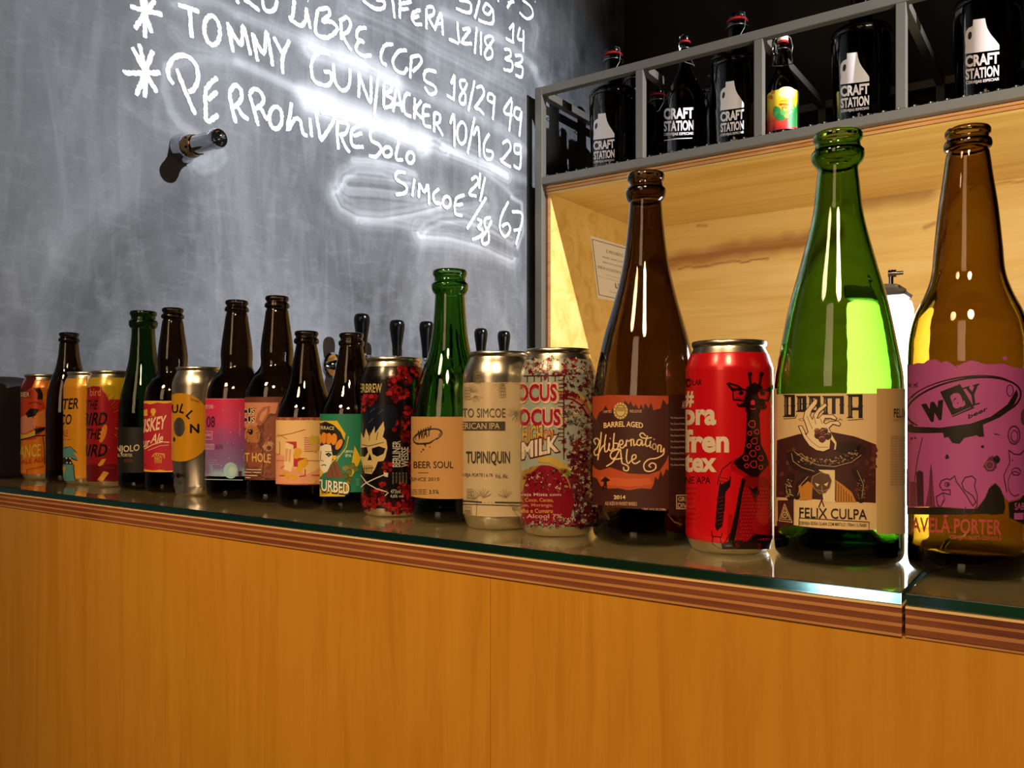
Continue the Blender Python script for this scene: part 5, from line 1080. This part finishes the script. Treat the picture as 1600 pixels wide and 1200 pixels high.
# squirrel outlines and nuts
ln = '4a2030'
A.line(ln, 5, [(240,790),(232,745),(265,725),(300,735),(300,710),(262,712),(248,690),(258,665),(285,655),(298,662),(322,642),(330,670),(345,690),(380,740),(410,790),(425,770),(410,740),(368,710),(356,680),(372,650),(405,642),(425,660),(418,690),(432,740),(430,790),(400,835),(365,825),(375,795)]); A.ell(ln, 288, 684, 6); A.arc(ln, 3, 285, 684, 12, 10); A.line(ln, 4, [(240,785),(255,795),(268,760)]); A.line(ln, 3, [(265,730),(275,760),(255,790)])
A.line(ln, 4, [(575,720),(560,640),(590,575),(585,515),(612,535),(640,535),(660,515),(665,560)]); A.line(ln, 3, [(600,560),(606,566)]); A.arc(ln, 3, 620, 620, 22, 18); A.arc(ln, 3, 615, 680, 34, 60, 60, 300)
A.arc('5a2a3a', 6, 610, 440, 28, 44); A.arc('5a2a3a', 4, 612, 445, 16, 28); blob(A, '5a2a3a', 500, 580, 34, 9, .3); blob(A, b2, 525, 560, 16, 8, .3); A.arc(pk_, 3, 492, 590, 18, 20); A.ell('5a2a3a', 655, 350, 12, 36)
A.text('a8443e', 'AVELÃ PORTER', 112, 828, 548, 920, .045, 0, .03); A.text('a8443e', 'CERVEJA ROBUSTA COM AVELÃ', 300, 930, 548, 960, .015, 0, .03); A.text('a84c8c', 'SAB', 612, 775, 660, 810, .04); A.rect('a84c8c', 610, 825, 655, 858)
A.build('paper_label', t)

# ================================================================ bottles inside the metal frame
def tube_part(name, pts, r, m, parent, closed=False):
    b = bmesh.new(); add_tube(b, pts, r, 8, closed); bmesh.ops.recalc_face_normals(b, faces=b.faces[:]); return from_bm(name, b, m, parent)
GROWL = [(0, 4, 1), (50, .5), (60, 0), (64, 3), (66, 10), (67.5, 60), (70, 140), (72.5, 205), (73, 222, 1), (71.6, 224, 1), (71.6, 227, 1), (73, 229, 1), (72.5, 236), (68, 244), (55, 250), (38, 254), (31, 258), (28, 266), (27, 280), (26, 320), (25.5, 338), (27.5, 341), (29, 345), (28, 350), (25, 352), (22.5, 353)]
def swing_top(t, z, r, side, capmat, big=True):
    """cap, rubber ring and wire bail of a swing-top; side = direction the bail lies in"""
    def pt(a, rr, zz): return (rr*math.cos(side+a), rr*math.sin(side+a), zz)
    b = bmesh.new(); add_lathe(b, [(0, z+.0065), (r*.95, z+.0065), (r*1.0, z+.010), (r*.95, z+.018), (r*.7, z+.0225), (0, z+.0235)], 28); bmesh.ops.recalc_face_normals(b, faces=b.faces[:]); from_bm('stopper', b, capmat, t)
    b = bmesh.new(); add_lathe(b, [(0, z+.0008), (r*.98, z+.0008), (r*1.06, z+.003), (r*.98, z+.0062), (0, z+.0062)], 28); bmesh.ops.recalc_face_normals(b, faces=b.faces[:]); o = from_bm('gasket', b, M['red_rubber'], t)
    q = r*1.12; tube_part('collar_wire', [pt(2*PI*k/24, q, z-.016) for k in range(24)], .0012, M['wire'], t, True)
    w = []
    for s in (1, -1):
        L = [pt(s*PI/2, q+.002, z-.016), pt(s*PI/2, q+.006, z-.026), pt(s*PI/2, q+.009, z-.012), pt(s*PI/2, q+.004, z+.014), pt(s*PI/2, r*.5, z+.0255)]
        w = w+L if s == 1 else w+L[::-1]
    tube_part('bail_wire', w, .0013, M['wire'], t)
    L = [pt(PI/2, q+.005, z-.028), pt(PI/2*.7, q+.012, z-.060), pt(0, q+.016, z-.070), pt(-PI/2*.7, q+.012, z-.060), pt(-PI/2, q+.005, z-.028)]
    tube_part('lever_wire', L, .0013, M['wire'], t)
def growler(px, yp, label, art=None):
    q = on_y(px, 100, yp); t = thing('growler', label, 'growler', (q.x, q.y, ZS+.0002), 'large dark growlers in the metal frame')
    from_bm('glass_body', glass_shell(mm(GROWL), .004, .010), M['olive'], t, sharp=45)
    swing_top(t, .353, .027, math.atan2(-q.y, -q.x)-1.0, M['black_plastic']); return t, q.x, q.y
LOGO = [(92,0),(217,0),(224,60),(242,140),(275,215),(328,300),(370,370),(370,430),(0,430),(10,320),(4,240),(14,140),(42,100),(88,80)]
def station(A, x0, y0, x1, y1, jug=True, white='e8e0e4', sl=0.0, hole='14100c'):
    """white decal: jug above two bold words; box in crop pixels"""
    w, h = x1-x0, y1-y0
    if jug:
        A.poly(white, [(x0+p[0]/370*w, y0+p[1]/430*h*.505+sl*((x0+p[0]/370*w)-x0)) for p in LOGO]); A.ell(hole, x0+.15*w, y0+.235*h+.15*w*sl, .055*w, .062*h, .2); b0 = .525
    else: b0 = 0.0
    r = 1-b0
    A.text(white, 'CRAFT', x0, y0+h*(b0+.02*r), x1, y0+h*(b0+.40*r), .09, 0, sl); A.text(white, 'STATION', x0, y0+h*(b0+.45*r), x1, y0+h*(b0+.80*r), .075, 0, sl); A.text(white, 'CERVEJAS ESPECIAIS', x0, y0+h*(b0+.85*r), x1, y0+h*(b0+.97*r), .05, 0, sl)
def gwrap(X, Y, R, prof=None): return Wrap(X, Y, ZS+.0002, R, prof, 'paper', 2.0, .0004)
GS = mm([(p[0], p[1]) for p in GROWL[3:10]])
KA, KB, KC = (5.455, 900, 60), (5.0, 1080, 0), (5.0, 1280, 0)
FY = FY0+.078
t, X, Y = growler(958, FY, 'leftmost dark growler with white jug decal and red swing-top gasket'); A = gwrap(X, Y, .070, GS).crop(*KA); station(A, 145, 650, 328, 1075, sl=-.12); A.build('printed_decal', t)
t, X, Y = growler(1152, FY, 'second dark growler with white jug decal, left of the small yellow-labelled bottle'); A = gwrap(X, Y, .070, GS).crop(*KB); station(A, 225, 648, 412, 1075, sl=-.14); A.build('printed_decal', t)
t, X, Y = growler(1346, FY, 'dark growler with jug decal, right of the small yellow-labelled bottle'); A = gwrap(X, Y, .070, GS).crop(*KC); station(A, 163, 425, 392, 890, sl=-.12); A.build('printed_decal', t)
t, X, Y = growler(1543, FY, 'rightmost dark growler with jug decal, its neck above the picture edge'); A = gwrap(X, Y, .070, GS).crop(*KC); station(A, 1138, 165, 1408, 672, sl=-.13, white='d8c8c4'); A.build('printed_decal', t)
growler(990, FY0+.245, 'unlabelled dark growler directly behind the leftmost growler'); growler(1028, FY0+.46, 'unlabelled dark growler at the very back, left of the brown decal bottle')
growler(1127, FY0+.255, 'unlabelled dark growler half hidden behind the second decal growler')
# pointed brown bottle with decal
P = mm([(0, 4, 1), (44, .3), (52, 0), (57, 4), (58, 12), (58, 120), (57, 150), (52, 180), (42, 205), (31, 228), (21, 252), (15.5, 275), (14, 300), (13.6, 312), (16, 316), (16.5, 322), (15, 327), (12, 328)])
q = on_y(1070, 100, FY0+.068); t = thing('swing_top_bottle', 'brown pointed-shoulder swing-top bottle with white decal words, between two growlers', 'bottle', (q.x, q.y, ZS+.0002))
from_bm('glass_body', glass_shell(P, .003, .008), M['amber_dark'], t); swing_top(t, .328, .0155, math.atan2(-q.y, -q.x)+.9, M['black_plastic'])
A = gwrap(q.x, q.y, .058).crop(*KA); station(A, 748, 592, 1002, 845, False, sl=-.04); A.line('e8e0e4', 6, [(742,872),(860,855),(988,850)]); A.build('printed_decal', t)
# small swing-top with bright label
P = mm([(0, 3, 1), (30, .3), (35, 0), (38.5, 4), (39.3, 12), (39.3, 90), (39, 128), (36.5, 145), (30, 162), (21, 178), (15.5, 196), (13.6, 215), (13.0, 238), (14.6, 242), (15, 248), (13.6, 253), (11, 254)])
q = on_y(1223, 100, FY0+.058); t = thing('swing_top_bottle', 'small brown swing-top bottle with bright yellow, red and green label', 'bottle', (q.x, q.y, ZS+.0002))
from_bm('glass_body', glass_shell(P, .0025, .007), M['amber'], t); swing_top(t, .254, .0145, math.atan2(-q.y, -q.x), plain('white_ceramic_stopper', 'd9d2c6', .2))
A = gwrap(q.x, q.y, .0393).crop(*KB)
def trop():
    x = NT('yellow_to_red_tropical_print'); uvn = x.n('ShaderNodeTexCoord').outputs['UV']; sp = x.n('ShaderNodeSeparateXYZ'); x.t.links.new(uvn, sp.inputs[0])
    g = x.math('ADD', x.math('MULTIPLY', x.math('SUBTRACT', sp.outputs[1], .016), 1/.11), x.math('MULTIPLY', x.math('SUBTRACT', x.noise(uvn, 50, 3), .5), .3), True)
    x.P(Base_Color=x.ramp(g, [(.0, 'c01a1c'), (.28, 'd2401c'), (.45, 'd98a18'), (.65, 'e0c01c'), (1, 'efe03a')]), Roughness=.45); return x.m
A.band(trop(), 1, 1, z0=.0165, z1=.121, a0=-100, a1=110)
A.ell('f4ec9a', 745, 722, 70, 45); A.arc('6a5a10', 3, 690, 712, 10, 10); A.poly('1f8a34', [(760,990),(755,900),(790,870),(760,850),(800,850),(790,800),(815,840),(830,790),(845,990)])
[A.line('137028', 6, [(760+12*k,985),(800+4*k,880),(835,820+14*k)]) for k in range(5)]; [blob(A, c_, x, y, r, 10, .2) for c_, x, y, r in (('2f8a3a',670,860,30),('3a9a48',660,890,20),('1f7a34',700,915,36),('5aa04a',720,880,26),('e0b840',735,845,22),('8aa83a',745,905,18),('cf6a1c',625,760,18),('c98a1c',640,720,16))]
A.text('b0341a', 'IMPERIAL', 690, 808, 768, 824, .03); A.text('b0341a', 'IPA', 712, 832, 748, 852, .03); A.line('b0341a', 3, [(700,788),(760,788)]); A.build('paper_label', t)
